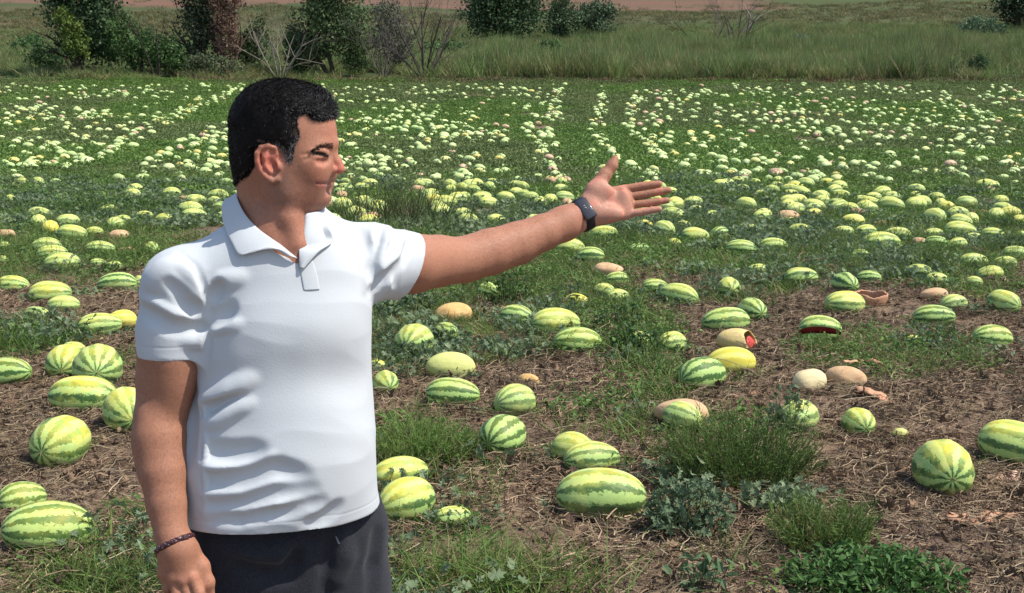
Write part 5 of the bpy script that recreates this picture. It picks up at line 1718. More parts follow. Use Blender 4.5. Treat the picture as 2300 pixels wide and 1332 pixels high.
def seg_dist(q, line):
    d = np.full(len(q), 1e9)
    for (x0, y0), (x1, y1) in zip(line[:-1], line[1:]):
        ex, ey = x1 - x0, y1 - y0
        t = np.clip(((q[:, 0] - x0) * ex + (q[:, 1] - y0) * ey) / (ex * ex + ey * ey), 0, 1)
        d = np.minimum(d, np.hypot(q[:, 0] - x0 - t * ex, (q[:, 1] - y0 - t * ey) * 1.6))
    return d
n_try = 17700
fy = np.sqrt(rng.uniform(15.5 ** 2, 61.2 ** 2, n_try)); fx = rng.uniform(-.62, .62, n_try) * fy
fz = ground_z(fx, fy)
fq = to_px(np.stack([fx, fy, fz + .1], 1))
pr = .035 + .27 * sm(fbm(fx, fy, .55, 71, 2), .42, .68) + .07 * sm(fbm(fx, fy, .18, 73, 2), .4, .6)
pr *= np.interp(fq[:, 1], [184, 192, 210, 300, 420, 500], [.2, .85, 1.2, 1.25, 1.6, 1.9])
for line, wd in GAPS: pr *= sm(seg_dist(fq, line), wd * .95, wd * 1.3)
for line in LINES: pr += .95 * np.exp(-(seg_dist(fq, line) / 8) ** 2)
pr *= (fq[:, 1] < 500)
for cx, cy, w_, h_, hx, hy, D in HAND:
    pr *= (np.hypot(fx - hx, (fy - hy) * .8) > D * 1.2)
ok = rng.random(n_try) < pr
F_ = np.stack([fx, fy, fz], 1)[ok]; FQ = fq[ok]
od = np.argsort(F_[:, 1]); F_, FQ = F_[od], FQ[od]
keep = []
for i in range(len(F_)):                                        # no two inside one another
    if all(np.hypot(*(F_[i, :2] - F_[j, :2])) > .30 for j in keep[-160:]): keep.append(i)
F_, FQ = F_[keep], FQ[keep]
inv = (FQ[:, 0] > -5) & (FQ[:, 0] < 2305) & ~((FQ[:, 0] > 520) & (FQ[:, 0] < 760) & (FQ[:, 1] > 185))
n_ind = 300 - len(HAND) - 6
rank = np.where(inv)[0][:n_ind]
is_ind = np.zeros(len(F_), bool); is_ind[rank] = True
MARKS = [(0, 100, 'at the left edge of the field'), (100, 280, 'under the tall dark tree'), (280, 400, 'under the mid green bush'), (400, 530, 'under the reddish dead bush'), (530, 700, 'behind the head and neck'), (700, 840, 'under the green tree'),
         (840, 905, 'under the grey twiggy bush'), (905, 1040, 'under the fanning bare tree'), (1040, 1215, 'under the largest round bush'), (1215, 1300, 'just left of the raised wrist'), (1300, 1400, 'under the upright thumb'), (1400, 1520, 'behind the fingers'),
         (1520, 1740, 'under the dead grey tree'), (1740, 1900, 'under the blue green shrub'), (1900, 2110, 'left of the dark low shrub'), (2110, 2310, 'under the pale shrub')]
LEVELS = [(0, 385, 'level with his nose'), (385, 410, 'level with his ear lobe'), (410, 432, 'level with his mouth'), (432, 455, 'level with his chin'), (455, 478, 'level with the watch'), (478, 560, 'level with his collar')]
ORD = ['leftmost', 'second', 'third', 'fourth', 'fifth', 'sixth', 'seventh', 'eighth', 'ninth', 'tenth']
cells = {}
for i in rank:
    m_ = next((t for a, b, t in MARKS if a <= FQ[i][0] < b), MARKS[0][2] if FQ[i][0] < 0 else MARKS[-1][2])
    l_ = next(t for a, b, t in LEVELS if a <= FQ[i][1] < b)
    cells.setdefault((m_, l_), []).append(i)
def far_one(i, lb, kind):
    D = rng.uniform(.20, .27)
    if kind == 'tan':
        put(PLAINS['o'][0], 'rotten_melon', F_[i] + [0, 0, D * .25], D, 1.4, rng.uniform(0, 3.14), roll_of(), lb, 'melon', 'rotten melons scattered over the far field')
        return
    o = put(LOWP[i % 3] if FQ[i][1] < 430 else HI[i % 6], 'watermelon', F_[i] + [0, 0, D * .32], D, rng.uniform(1.25, 1.6), rng.normal() * .7, roll_of(), lb, 'watermelon', 'pale watermelons scattered over the far field')
    o['bleach'] = rng.uniform(.6, 1.1); o['yellow'] = .9 if kind == 'yellow' else 0.; o['wash'] = rng.uniform(.2, .7)
for (m_, l_), ids in cells.items():
    byk = {}
    for i in sorted(ids, key=lambda i: FQ[i][0]):
        r_ = rng.random()
        byk.setdefault('tan' if r_ < .07 else ('yellow' if r_ < .12 else 'pale'), []).append(i)
    for kind, mem in byk.items():
        nm = {'tan': 'tan rotten melon', 'yellow': 'bright yellow watermelon', 'pale': 'pale watermelon'}[kind]
        for j, i in enumerate(mem):
            far_one(i, f'far {nm} {m_}, {l_}' if len(mem) == 1 else f'{ORD[j] if j < 10 else "rightmost"} far {nm} {m_}, {l_}', kind)
# the rest, too small and too many to pick apart
LV, LF3, LF4 = melon_shape(6, 8, 300)
VV, F3a, F4a, CC = [], [], [], []
nv_ = 0
PAL = np.array([[.48, .58, .22], [.54, .62, .26], [.44, .56, .20], [.58, .58, .20], [.50, .33, .20], [.62, .52, .14]])
for i in np.where(~is_ind)[0]:
    D = rng.uniform(.15, .235); a = rng.normal() * .7
    R = np.array([[math.cos(a), -math.sin(a), 0], [math.sin(a), math.cos(a), 0], [0, 0, 1]])
    V = (LV * [D * rng.uniform(.62, .8), D / 2, D / 2]) @ R.T + F_[i] + [0, 0, D * .34]
    VV.append(V); F3a.append(LF3 + nv_); F4a.append(LF4 + nv_); nv_ += len(V)
    c = PAL[rng.choice(6, p=[.3, .26, .25, .1, .05, .04])] * rng.uniform(.85, 1.08)
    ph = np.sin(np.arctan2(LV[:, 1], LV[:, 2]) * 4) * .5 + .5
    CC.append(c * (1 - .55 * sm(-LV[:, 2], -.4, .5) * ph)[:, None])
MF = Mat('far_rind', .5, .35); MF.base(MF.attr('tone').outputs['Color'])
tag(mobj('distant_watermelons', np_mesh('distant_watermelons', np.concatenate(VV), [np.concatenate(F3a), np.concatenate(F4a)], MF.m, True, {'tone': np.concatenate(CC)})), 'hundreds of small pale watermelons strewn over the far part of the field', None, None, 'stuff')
print('melons: hand', len(HAND), 'single', len(rank), 'mass', int((~is_ind).sum()))
# ------------------------------------------------------------------ weeds, dry vines, single plants
def proto_grass(seed, n=46, hgt=.22, rad=.10, dry=.2, c1=GR1, c2=GR2, wid=.006):
    L = Leaves()
    for _ in range(n):
        a = rng.uniform(0, 6.283); r = rad * math.sqrt(rng.random())
        d = rdir(.55); b = np.array([d[0], d[1], -.55]) * rng.uniform(.1, .7)
        t = GR3 if rng.random() < dry else mixc(c1, c2)
        L.blade((r * math.cos(a), r * math.sin(a), -.01), d, b, hgt * rng.uniform(.5, 1.15), wid * rng.uniform(.7, 1.3), t)
    return L.obj('grass_tuft', M_GRASS)
def proto_cover(n=46, rad=.16, hgt=.09, size=.030, c1=WD1, c2=WD2, mat=None):
    L = Leaves()
    for _ in range(n):
        a = rng.uniform(0, 6.283); r = rad * math.sqrt(rng.random())
        z = hgt * rng.uniform(.1, 1) * (1 - .5 * (r / rad) ** 2)
        up = rdir(.45); d = np.cross(up, rng.normal(size=3))
        L.leaf((r * math.cos(a), r * math.sin(a), z), d, up, size * rng.uniform(.6, 1.4), size * rng.uniform(.35, .7), mixc(c1, c2))
    return L.obj('weed_clump', mat or M_WEED)
def proto_feather(n=14, rad=.07, hgt=.22, c1=GR1, c2=WD2):
    """thin upright stems thick with needle leaves"""
    L = Leaves()
    for _ in range(n):
        a = rng.uniform(0, 6.283); r = rad * math.sqrt(rng.random())
        p = np.array([r * math.cos(a), r * math.sin(a), 0.]); d = rdir(.6); h = hgt * rng.uniform(.6, 1.1)
        q = p + d * h
        L.stem([p, (p + q) / 2 + rng.normal(size=3) * .006, q], .0014, .0006, mixc(c1, GR3))
        for k in range(11):
            t = .2 + .8 * k / 10
            L.blade(p + d * h * t, d * .6 + rng.normal(size=3) * .6, (0, 0, .1), .035 * rng.uniform(.6, 1.2), .0030, mixc(c1, c2), 1)
    return L.obj('feathery_tuft', M_WEED)
def proto_vine(n=30, rad=.20, hgt=.12, size=.043):
    L = Leaves()
    for _ in range(n):
        a = rng.uniform(0, 6.283); r = rad * math.sqrt(rng.random())
        z = hgt * rng.uniform(.25, 1) * (1 - .4 * (r / rad) ** 2)
        p = np.array([r * math.cos(a), r * math.sin(a), z]); up = rdir(.25)
        d = np.cross(up, rng.normal(size=3)); s = size * rng.uniform(.6, 1.2)
        L.lobed(p, d, up, s, mixc(VN1, VN2))
        L.stem([p, p * .6 + [0, 0, -.01], p * [.5, .5, 0]], .0018, .0022, VN1)
    return L.obj('vine_clump', M_VINE)
def proto_litter(n=46, rad=.24, w_=.0045, lift=.025):
    L = Leaves()
    for _ in range(n):
        a = rng.uniform(0, 6.283); r = rad * math.sqrt(rng.random())
        p = np.array([r * math.cos(a), r * math.sin(a), rng.uniform(0, lift)])
        an = rng.uniform(0, 6.283) if rng.random() < .6 else rng.normal() * .35
        k = 5; pts = [p]; l_ = rng.uniform(.02, .075)
        for i in range(k - 1):
            an += rng.normal() * .5
            pts.append(pts[-1] + np.array([math.cos(an), math.sin(an), rng.normal() * .22]) * l_ * .6)
            pts[-1][2] = max(pts[-1][2], .001)
        L.stem(pts, w_ * rng.uniform(.25, .6), w_ * .25, DRY[rng.choice(4, p=[.36, .32, .10, .22])] * rng.uniform(.7, 1.15))
    for _ in range(8):                                           # shrivelled leaves
        a = rng.uniform(0, 6.283); r = rad * math.sqrt(rng.random())
        L.lobed((r * math.cos(a), r * math.sin(a), .012), rdir(.0), rdir(.2), rng.uniform(.025, .05), DRY[rng.choice([1, 3])] * rng.uniform(.8, 1.2))
    return L.obj('dry_litter', M_DRY)
def proto_patch(c1, c2, n=150, size=.10, rad=.62, hgt=.13):
    """a coarse patch of low weeds for the far field"""
    L = Leaves()
    for _ in range(n):
        a = rng.uniform(0, 6.283); r = rad * math.sqrt(rng.random())
        z = hgt * rng.uniform(.0, .8)
        if rng.random() < .5:
            L.blade((r * math.cos(a), r * math.sin(a), 0), rdir(.45), (0, 0, -.2), hgt * rng.uniform(.7, 1.6), .016, mixc(c1, c2), 2)
        else:
            up = rdir(.35)
            L.leaf((r * math.cos(a), r * math.sin(a), z), np.cross(up, rng.normal(size=3)), up, size * rng.uniform(.5, 1.2), size * .5, mixc(c1, c2))
    return L.obj('weed_patch', M_WEED)

def field_points(n, y0, y1, power=1.0, margin=.60):
    Y = np.sqrt(rng.uniform(y0 ** 2, y1 ** 2, n)) if power == 1 else y0 + (y1 - y0) * rng.random(n) ** power
    x = rng.uniform(-margin, margin, n) * (Y + 1.5)
    return x, Y
def at_ground(x, Y): return np.stack([x, Y, ground_z(x, Y) + fine_z(x, Y)], 1)
man_xy = (float(PY(640, 1330, Y0)[0]), Y0)

# dry litter over the near ground
x, Y = field_points(7400, 2.6, 15)
g = green(x, Y)
k = rng.random(len(x)) < np.interp(Y, [2.6, 9, 15], [1, .9, .5]) * (1 - .55 * sm(g, .5, .9))
P = at_ground(x[k], Y[k])
scatter('dry_vine_litter', 'tangled dry brown vines and straw lying on the soil', P, rng.uniform(0, 6.28, len(P)), .05, rng.uniform(.7, 1.35, len(P)), [proto_litter() for _ in range(7)])

# low green cover
x, Y = field_points(22000, 2.6, 26)
g = green(x, Y)
k = rng.random(len(x)) < sm(g, .38, .85) * np.interp(Y, [2.6, 10, 26], [1.0, .9, .55])
x, Y, g = x[k], Y[k], g[k]
ty = fbm(x, Y, .8, 81, 2); q = to_px(at_ground(x, Y))
ty2 = rng.random(len(x))
grey = sm(fbm(x, Y, .45, 85, 2), .50, .62)
for a, b, w_, h_ in ((1150, 775, 130, 60), (870, 740, 110, 90), (1960, 600, 130, 40), (1570, 490, 90, 40), (1540, 1150, 110, 80), (1680, 640, 200, 50), (100, 700, 80, 25), (1820, 530, 200, 50), (1740, 1110, 110, 40), (150, 475, 140, 30)):
    grey = np.maximum(grey, np.exp(-(((q[:, 0] - a) / w_) ** 2 + ((q[:, 1] - b) / h_) ** 2)))
for a, b, w_, h_ in ((940, 985, 130, 80), (60, 755, 110, 50), (250, 1275, 190, 90), (1050, 1235, 210, 120), (1480, 590, 170, 40), (1900, 1290, 190, 70), (1960, 500, 120, 60)):
    grey = grey * (1 - .9 * np.exp(-(((q[:, 0] - a) / w_) ** 2 + ((q[:, 1] - b) / h_) ** 2)))
sel_v = ty2 < grey * .55
sel_g = ~sel_v & (ty2 > .75 - .35 * (ty > .52))
sel_f = ~sel_v & ~sel_g & (ty2 > .58)
sel_c = ~(sel_v | sel_g | sel_f)
def size_of(Y, lo_=.7, hi_=1.25): return rng.uniform(lo_, hi_, len(Y)) * np.interp(Y, [4, 8, 12, 26], [1.0, 1.15, 1.25, 1.45])
for nm, lb, s_, pr in (('vine_leaves', 'grey green lobed watermelon vine leaves spreading over the soil', sel_v, [proto_vine() for _ in range(5)]),
                       ('short_grass', 'short green grass growing between the melons', sel_g, [proto_grass(i, 40, .17, .11, .22) for i in range(5)]),
                       ('feathery_weeds', 'fine feathery green weeds growing between the melons', sel_f, [proto_feather() for _ in range(4)]),
                       ('low_weeds', 'low broad leaved green weeds covering the ground', sel_c, [proto_cover() for _ in range(4)] + [proto_cover(40, .15, .07, .022, WD2, np.array([.10, .14, .05]))])):
    P = at_ground(x[s_], Y[s_])
    scatter(nm, lb, P, rng.uniform(0, 6.28, len(P)), .10, size_of(Y[s_]), pr)

# weeds and litter pressed against the melons
cx_, cy_, dr_ = [], [], []
for a, b, w_, h_, hx, hy, D in HAND:
    for _ in range(7 if w_ > 60 else 4):
        an = rng.uniform(math.pi * 1.02, math.pi * 1.98) if rng.random() < .75 else rng.uniform(0, math.pi)
        r = D * rng.uniform(.50, .80)
        cx_.append(hx + math.cos(an) * r * 1.3); cy_.append(hy + math.sin(an) * r); dr_.append(b)
cx_, cy_, dr_ = np.array(cx_), np.array(cy_), np.array(dr_)
g = green(cx_, cy_); dry_ = rng.random(len(g)) > .25 + .6 * g
P = at_ground(cx_, cy_)
scatter('litter_at_melons', 'dry vine litter heaped against the melons', P[dry_] + [0, 0, .01], rng.uniform(0, 6.28, dry_.sum()), .15, rng.uniform(.45, .8, dry_.sum()), [proto_litter(50, .16, .0045, .05) for _ in range(4)])
scatter('weeds_at_melons', 'small weeds growing up against the melons', P[~dry_], rng.uniform(0, 6.28, (~dry_).sum()), .12, rng.uniform(.5, .95, (~dry_).sum()), [proto_cover(), proto_vine(), proto_grass(77, 30, .16, .08, .25), proto_cover(40, .13, .10, .026)])

# far field cover
x, Y = field_points(31000, 20, 64.2)
g = green(x, Y)
qf = to_px(at_ground(x, Y))
bare_far = np.zeros(len(x))
for a, b, w_, h_ in ((200, 243, 80, 10), (350, 345, 70, 14), (2170, 196, 40, 6), (1060, 375, 30, 8), (1880, 290, 120, 20), (1220, 300, 60, 40), (410, 305, 60, 8), (2210, 225, 60, 8)):
    bare_far = np.maximum(bare_far, np.exp(-(((qf[:, 0] - a) / w_) ** 2 + ((qf[:, 1] - b) / h_) ** 2)))
k = rng.random(len(x)) < np.clip(sm(g, .25, .7) * (1 - .9 * bare_far), 0, 1)
x, Y = x[k], Y[k]
tn = fbm(x, Y, .16, 91, 3) + rng.normal(size=len(x)) * .05
A = [proto_patch(np.array([.085, .155, .030]), np.array([.145, .225, .055])) for _ in range(4)]
Bp = [proto_patch(np.array([.105, .145, .048]), np.array([.160, .200, .075])) for _ in range(3)]
for nm, lb, s_, pr in (('green_field_weeds', 'bright green weeds carpeting the far field', tn < .56, A), ('greyish_field_weeds', 'greyish green weeds in patches of the far field', tn >= .56, Bp)):
    P = at_ground(x[s_], Y[s_])
    sc_ = rng.uniform(.6, 1.1, len(P)); s3 = np.stack([sc_, sc_, sc_ * rng.uniform(.5, 1.15, len(P))], 1)
    scatter(nm, lb, P, rng.uniform(0, 6.28, len(P)), .05, s3, pr)

# ---- single plants that stand out
def plant(name, label, cat, px, py, build, mat, group=None):
    g = G(px, py)
    o = build().obj(name, mat)
    o.location = g
    return tag(o, label, cat, group)
def feathery_bush(w_, h_, n, ncol=(GR1, WD2), dry=.06, needle=.045):
    def f():
        L = Leaves()
        for _ in range(n):
            a = rng.uniform(0, 6.283); r = w_ * .42 * math.sqrt(rng.random())
            p = np.array([r * math.cos(a), r * math.sin(a) * .7, 0.])
            lean = np.array([p[0] / w_ * 1.5 + rng.normal() * .22, p[1] / w_ * 1.2 + rng.normal() * .22, 1.0]); lean /= np.linalg.norm(lean)
            h = h_ * rng.uniform(.55, 1.05) * (1 - .35 * (r / (w_ * .42)) ** 2)
            mid = p + lean * h * .5 + rng.normal(size=3) * .01
            q = p + lean * h + np.array([lean[0], lean[1], 0]) * h * .15
            L.stem([p, mid, q], .0022, .0008, mixc(ncol[0], GR3))
            t0 = GR3 if rng.random() < dry else None
            for k in range(20):
                t = .12 + .88 * rng.random()
                b = p + (mid - p) * (2 * t) if t < .5 else mid + (q - mid) * (2 * t - 1)
                L.blade(b, lean * .7 + rng.normal(size=3) * .55, (0, 0, .05), needle * rng.uniform(.5, 1.2), .0040, t0 if t0 is not None else mixc(*ncol), 1)
        return L
    return f
def leafy_plant(w_, h_, n, size, cols, lobed=True, depth=.7):
    def f():
        L = Leaves()
        for _ in range(n):
            a = rng.uniform(0, 6.283); r = w_ * .5 * math.sqrt(rng.random())
            z = h_ * rng.uniform(.15, 1) * (1 - .45 * (r / (w_ * .5)) ** 2)
            p = np.array([r * math.cos(a), r * math.sin(a) * depth, z]); up = rdir(.2)
            d = np.cross(up, rng.normal(size=3)); t = mixc(*cols); s = size * rng.uniform(.55, 1.2)
            if lobed: L.lobed(p, d, up, s, t)
            else: L.leaf(p, d, up, s, s * rng.uniform(.35, .55), t)
            if rng.random() < .5: L.stem([p, p * [.8, .8, .5], p * [.6, .6, 0]], .0014, .0020, t * .8)
        return L
    return f
plant('feathery_bush', 'large dark green feathery weed bush in front of the big tan rotten melon', 'bush', 1655, 1085, feathery_bush(.62, .38, 400, (GR1, GR2)), M_WEED)
plant('feathery_bush', 'smaller spiky green weed bush with a pointed tip at lower right', 'bush', 1850, 1232, feathery_bush(.36, .24, 190, (GR1, np.array([.10, .15, .045])), .12), M_WEED)
plant('leafy_weed', 'bright green leafy weed patch at the bottom right edge', 'plant', 1960, 1325, leafy_plant(.66, .15, 1300, .036, (np.array([.075, .155, .038]), np.array([.13, .235, .065])), False), M_WEED)
plant('vine_plant', 'grey green vine plant beside the largest melon', 'plant', 1545, 1205, leafy_plant(.36, .26, 230, .046, (VN1, VN2)), M_VINE)
plant('vine_plant', 'small grey green sprout on soil at the bottom, left of the leafy patch', 'plant', 1575, 1325, leafy_plant(.22, .15, 55, .055, (VN1, np.array([.09, .15, .07])), False), M_VINE)
plant('vine_plant', 'grey green vine leaves between the two feathery bushes', 'plant', 1745, 1150, leafy_plant(.34, .14, 150, .042, (VN1, VN2)), M_VINE)
plant('vine_plant', 'grey leaves draped over the leaf covered star ended melon', 'plant', 1770, 975, leafy_plant(.24, .27, 100, .042, (VN1, VN2)), M_VINE)
plant('vine_plant', 'dark leaves covering the hidden watermelon, mid field', 'plant', 1435, 795, leafy_plant(.42, .26, 190, .055, (WD1, np.array([.06, .11, .045])), False), M_WEED)
plant('feathery_patch', 'soft feathery green weed patch close to the shirt', 'plant', 945, 1035, feathery_bush(.56, .22, 300, (GR1, WD2), .05), M_WEED)
plant('grass_clump', 'tall grass clump with dry stalks beside the trousers', 'plant', 1060, 1318, lambda: (lambda L: ([L.blade((rng.normal() * .22, rng.normal() * .14, 0), rdir(.45), np.array([rng.normal(), rng.normal(), -.5]) * .4, rng.uniform(.10, .30), .0055, GR3 if rng.random() < .22 else mixc(GR1, GR2)) for _ in range(900)], L)[1])(Leaves()), M_GRASS)
plant('grass_clump', 'grass clump at the lower left, in front of the big striped melon', 'plant', 235, 1320, lambda: (lambda L: ([L.blade((rng.normal() * .17, rng.normal() * .13, 0), rdir(.45), np.array([rng.normal(), rng.normal(), -.5]) * .4, rng.uniform(.07, .20), .005, GR3 if rng.random() < .25 else mixc(GR1, GR2)) for _ in range(750)], L)[1])(Leaves()), M_GRASS)
plant('grass_patch', 'fresh green grass patch at the left edge above the cut off melon', 'plant', 45, 788, lambda: (lambda L: ([L.blade((rng.normal() * .20, rng.normal() * .16, 0), rdir(.6), np.array([rng.normal(), rng.normal(), -.3]) * .25, rng.uniform(.10, .24), .006, mixc(GR1, GR2)) for _ in range(800)], L)[1])(Leaves()), M_GRASS)
plant('tall_weed', 'tall dark leafy weed growing right of the long yellowish melon pair', 'plant', 1390, 740, leafy_plant(.40, .28, 130, .050, (WD1, VN1), False), M_WEED)
plant('tall_weed', 'dark leafy weed shading the melon below the elbow', 'plant', 1140, 690, leafy_plant(.40, .36, 150, .050, (np.array([.035, .07, .025]), WD1), False), M_WEED)
plant('tall_weed', 'brownish tall weeds behind the raised arm', 'plant', 885, 505, lambda: (lambda L: ([L.blade((rng.normal() * .45, rng.normal() * .5, 0), rdir(.8), (0, 0, -.05), rng.uniform(.35, .85), .012, mixc(np.array([.05, .085, .025]), np.array([.11, .10, .045]))) for _ in range(420)], L)[1])(Leaves()), M_WEED)
plant('tall_weed', 'dense green weeds left of the shoulder in mid field', 'plant', 225, 485, leafy_plant(2.6, .32, 700, .09, (np.array([.04, .08, .03]), WD2), False, .5), M_WEED)
def stalks(pts, r=.0016, tint=DRY[0]):
    def f():
        L = Leaves()
        for seg in pts: L.stem(seg, r, r * .6, tint * rng.uniform(.8, 1.2))
        return L
    return f
plant('dry_stalk', 'single tall dry stalk bending over in front of the lower middle trio', 'dry stalk', 1172, 1160, stalks([[(0, 0, 0), (.01, 0, .10), (.02, 0, .22), (.018, .01, .25)], [(.02, 0, .22), (-.04, 0, .255)]]), M_DRY)
plant('dry_stalk', 'thin dry stalks leaning over the small melon beside the yellow pair', 'dry stalk', 1000, 1270, stalks([[(-.10, 0, 0), (-.11, 0, .09), (-.105, 0, .17)], [(-.02, 0, 0), (-.04, 0, .08), (-.045, 0, .15)], [(.05, 0, 0), (.10, 0, .09), (.16, 0, .12)], [(.14, 0, 0), (.10, 0, .10), (.08, 0, .19)], [(.2, 0, 0), (.22, 0, .14), (.21, .02, .22)]], .0013), M_DRY)
# scattered pale straws on the bare soil, and vines that curl round the melons
for (a, b, c, d, lb) in ((1560, 1250, 1650, 1242, 'pale straw lying on soil in front of the grey green vine plant'), (1980, 1215, 2090, 1212, 'long pale straw on bare soil right of the spiky bush'), (1690, 1250, 1790, 1248, 'pale straw just left of the spiky bush foot'), (2170, 1228, 2290, 1216, 'pale straw near the lower right corner'),
                           (2180, 1258, 2270, 1252, 'second pale straw in the lower right corner, below the other'), (10, 925, 75, 895, 'pale dry vine below the cut off melon at left'), (200, 1195, 330, 1175, 'pale dry vine right of the big boldly striped melon'), (1530, 815, 1740, 880, 'dry vine curling over the dark melon and the bright yellow one'),
                           (2010, 822, 2120, 828, 'pale straw right of the crumpled brown rind'), (1600, 1295, 1740, 1288, 'pale straw at the bottom, left of the leafy patch'), (880, 800, 970, 780, 'dry vine across the star ended melon under the arm')):
    p, q = G(a, b), G(c, d); m_ = (p + q) / 2
    up_ = .012 if 'over' not in lb and 'across' not in lb else .0
    L = Leaves(); pts = []
    for i in range(9):
        t = i / 8; v = p + (q - p) * t + np.array([0, 0, up_ + .006 * math.sin(5 * t)]) + rng.normal(size=3) * [.01, .012, .002]
        if not up_: v = v + np.array([0, -.10 * math.sin(math.pi * t), .12 * math.sin(math.pi * t) ** .6])
        pts.append(v - p)
    L.stem(pts, .0028, .0016, DRY[2] * .95, 4)
    o = L.obj('straw', M_DRY); o.location = p; tag(o, lb, 'straw')
# ------------------------------------------------------------------ the slope behind: tall grass, bushes, trees
def proto_tall(n=70, hgt=1.35, rad=.5, c1=np.array([.125, .165, .055]), c2=np.array([.21, .23, .10]), dry=.28):
    L = Leaves()
    for _ in range(n):
        a = rng.uniform(0, 6.283); r = rad * math.sqrt(rng.random())
        d = rdir(.85); b = np.array([d[0], d[1], -.35]) * rng.uniform(.1, .5)
        t = np.array([.21, .17, .085]) if rng.random() < dry else mixc(c1, c2)
        L.blade((r * math.cos(a), r * math.sin(a), -.05), d, b, hgt * rng.uniform(.5, 1.1), .040, t, 3)
    return L.obj('tall_tuft', M_GRASS)
x, Y = field_points(20500, 63.1, 116, 1, .60)
q = to_px(np.stack([x, Y, ground_z(x, Y) + .5], 1))
right = sm(q[:, 0], 820, 1150)
pk = (.40 + .60 * right) * (.25 + .75 * sm(fbm(x, Y, .13, 101, 3), .2, .45)) * np.where(Y < 92, 1, .55)
pk *= np.where((q[:, 0] < 1000) & (Y < 66), .6, 1)
k = rng.random(len(x)) < pk
x, Y, right = x[k], Y[k], right[k]
P = np.stack([x, Y, ground_z(x, Y)], 1)
hs = rng.uniform(.55, 1.15, len(P)) * (.65 + .5 * right) * np.where(Y > 90, .7, 1) * (.25 + 1.5 * fbm(x, Y, .22, 103, 3))
scatter('tall_grass', 'tall rough green grass on the slope behind the field', P, rng.uniform(0, 6.28, len(P)), .06, np.stack([np.ones(len(P)), np.ones(len(P)), hs], 1), [proto_tall() for _ in range(5)] + [proto_tall(60, 1.5, .5, np.array([.105, .170, .050]), np.array([.170, .228, .080]), .08) for _ in range(3)])
x, Y = field_points(9400, 100, 165, 1, .58)
k = rng.random(len(x)) < (.35 + .65 * sm(fbm(x, Y, .10, 111, 3), .36, .62)) * np.where((Y > 146) & (x < 33), .06, .8)
P = np.stack([x[k], Y[k], ground_z(x[k], Y[k])], 1)
scatter('slope_grass', 'short dry tufts of grass on the upper slope', P, rng.uniform(0, 6.28, len(P)), .08, rng.uniform(.5, 1.2, (len(P), 1)) * [[1.3, 1.3, .55]], [proto_tall(50, .8, .6, np.array([.06, .085, .03]), np.array([.13, .125, .055]), .35) for _ in range(3)])

def limbs(L, p, d, r, length, depth, tint, spread=.55, tips=None, up=.25, kids=(2, 4)):
    """a limb that forks again and again; tips collects where leaves can sit"""
    d = d / np.linalg.norm(d)
    pts = [p]; n = 4
    for i in range(n):
        d = d + rng.normal(size=3) * .13 + np.array([0, 0, up * .12]); d /= np.linalg.norm(d)
        pts.append(pts[-1] + d * length / n)
    r1 = r * .62
    L.stem(pts, r, r1, tint * rng.uniform(.85, 1.15), 5 if r > .03 else 3)
    if tips is not None: tips.append(pts[-1])
    if depth <= 0: return
    for _ in range(rng.integers(*kids) if depth else 0):
        t = rng.uniform(.35, 1); i = min(int(t * n), n)
        dd = d + rng.normal(size=3) * spread; dd[2] += up
        limbs(L, pts[i], dd, r1 * rng.uniform(.55, .85), length * rng.uniform(.55, .85), depth - 1, tint, spread, tips, up, kids)

def at_row(px, row, Y):
    """ground point on the slope under pixel column px at distance Y"""
    x = (px - CX) / FOC * (Y * 1.0 + 0)
    for _ in range(4):
        z = float(ground_z(x, Y)); dep = Y * _cp - (z - CAM_H) * _sp
        x = (px - CX) / FOC * dep
    return np.array([x, Y, float(ground_z(x, Y))])
def crown(L, blobs, n, size, cols, scale):
    """leaf clusters through the volume of several overlapping blobs; blobs are (x, y, z, rx, ry, rz, weight)"""
    wts = np.array([b[6] for b in blobs], float); wts /= wts.sum()
    for b, w_ in zip(blobs, wts):
        m = int(n * w_)
        nc = max(6, m // 26)
        cd = rng.normal(size=(nc, 3)); cd /= np.linalg.norm(cd, axis=1)[:, None]
        cc = np.array(b[:3]) + cd * np.array(b[3:6]) * (rng.random((nc, 1)) ** .38 * rng.uniform(.8, 1.25, (nc, 1)))
        tone = rng.uniform(.65, 1.3, nc)
        pick = rng.integers(0, nc, m)
        sig = np.array(b[3:6]) * .17
        p = (cc[pick] + rng.normal(size=(m, 3)) * sig) * scale
        for pp, i in zip(p, pick):
            up = rdir(-.2); dd = np.cross(up, rng.normal(size=3))
            s = size * rng.uniform(.6, 1.35)
            c = mixc(*cols) * tone[i] * 1.3
            sd = np.cross(dd, up); dd = dd / np.linalg.norm(dd); sd = sd / (np.linalg.norm(sd) + 1e-9)
            L._put(np.array([pp, pp + dd * s * .5 + sd * s * .28, pp + dd * s, pp + dd * s * .5 - sd * s * .28]), None, [(0, 1, 2, 3)], c)
def tree(name, label, cat, px, Y, blobs, n, size, cols, trunk_h, trunk_r, stems=1, bark=np.array([.05, .040, .030]), group=None, kids=(2, 4), depth=2, crown_mat=None):
    g = at_row(px, 0, Y)
    e = empty(name, g); tag(e, label, cat, group)
    L = Leaves()
    for s in range(stems):
        d = np.array([rng.normal() * .25, rng.normal() * .2, 1.]) if stems > 1 else np.array([rng.normal() * .06, rng.normal() * .06, 1.])
        limbs(L, np.array([rng.normal() * .12 * (stems > 1), rng.normal() * .1 * (stems > 1), -.1]), d, trunk_r, trunk_h, depth, bark, .55, None, .3, kids)
    L.obj('trunk', M_BARK, e)
    C = Leaves(); crown(C, blobs, int(n * 1.6), size * 1.25, cols, 1.0)
    C.obj('crown', crown_mat or M_TREE, e)
    return e
DK = (np.array([.022, .045, .018]), np.array([.045, .078, .030]))
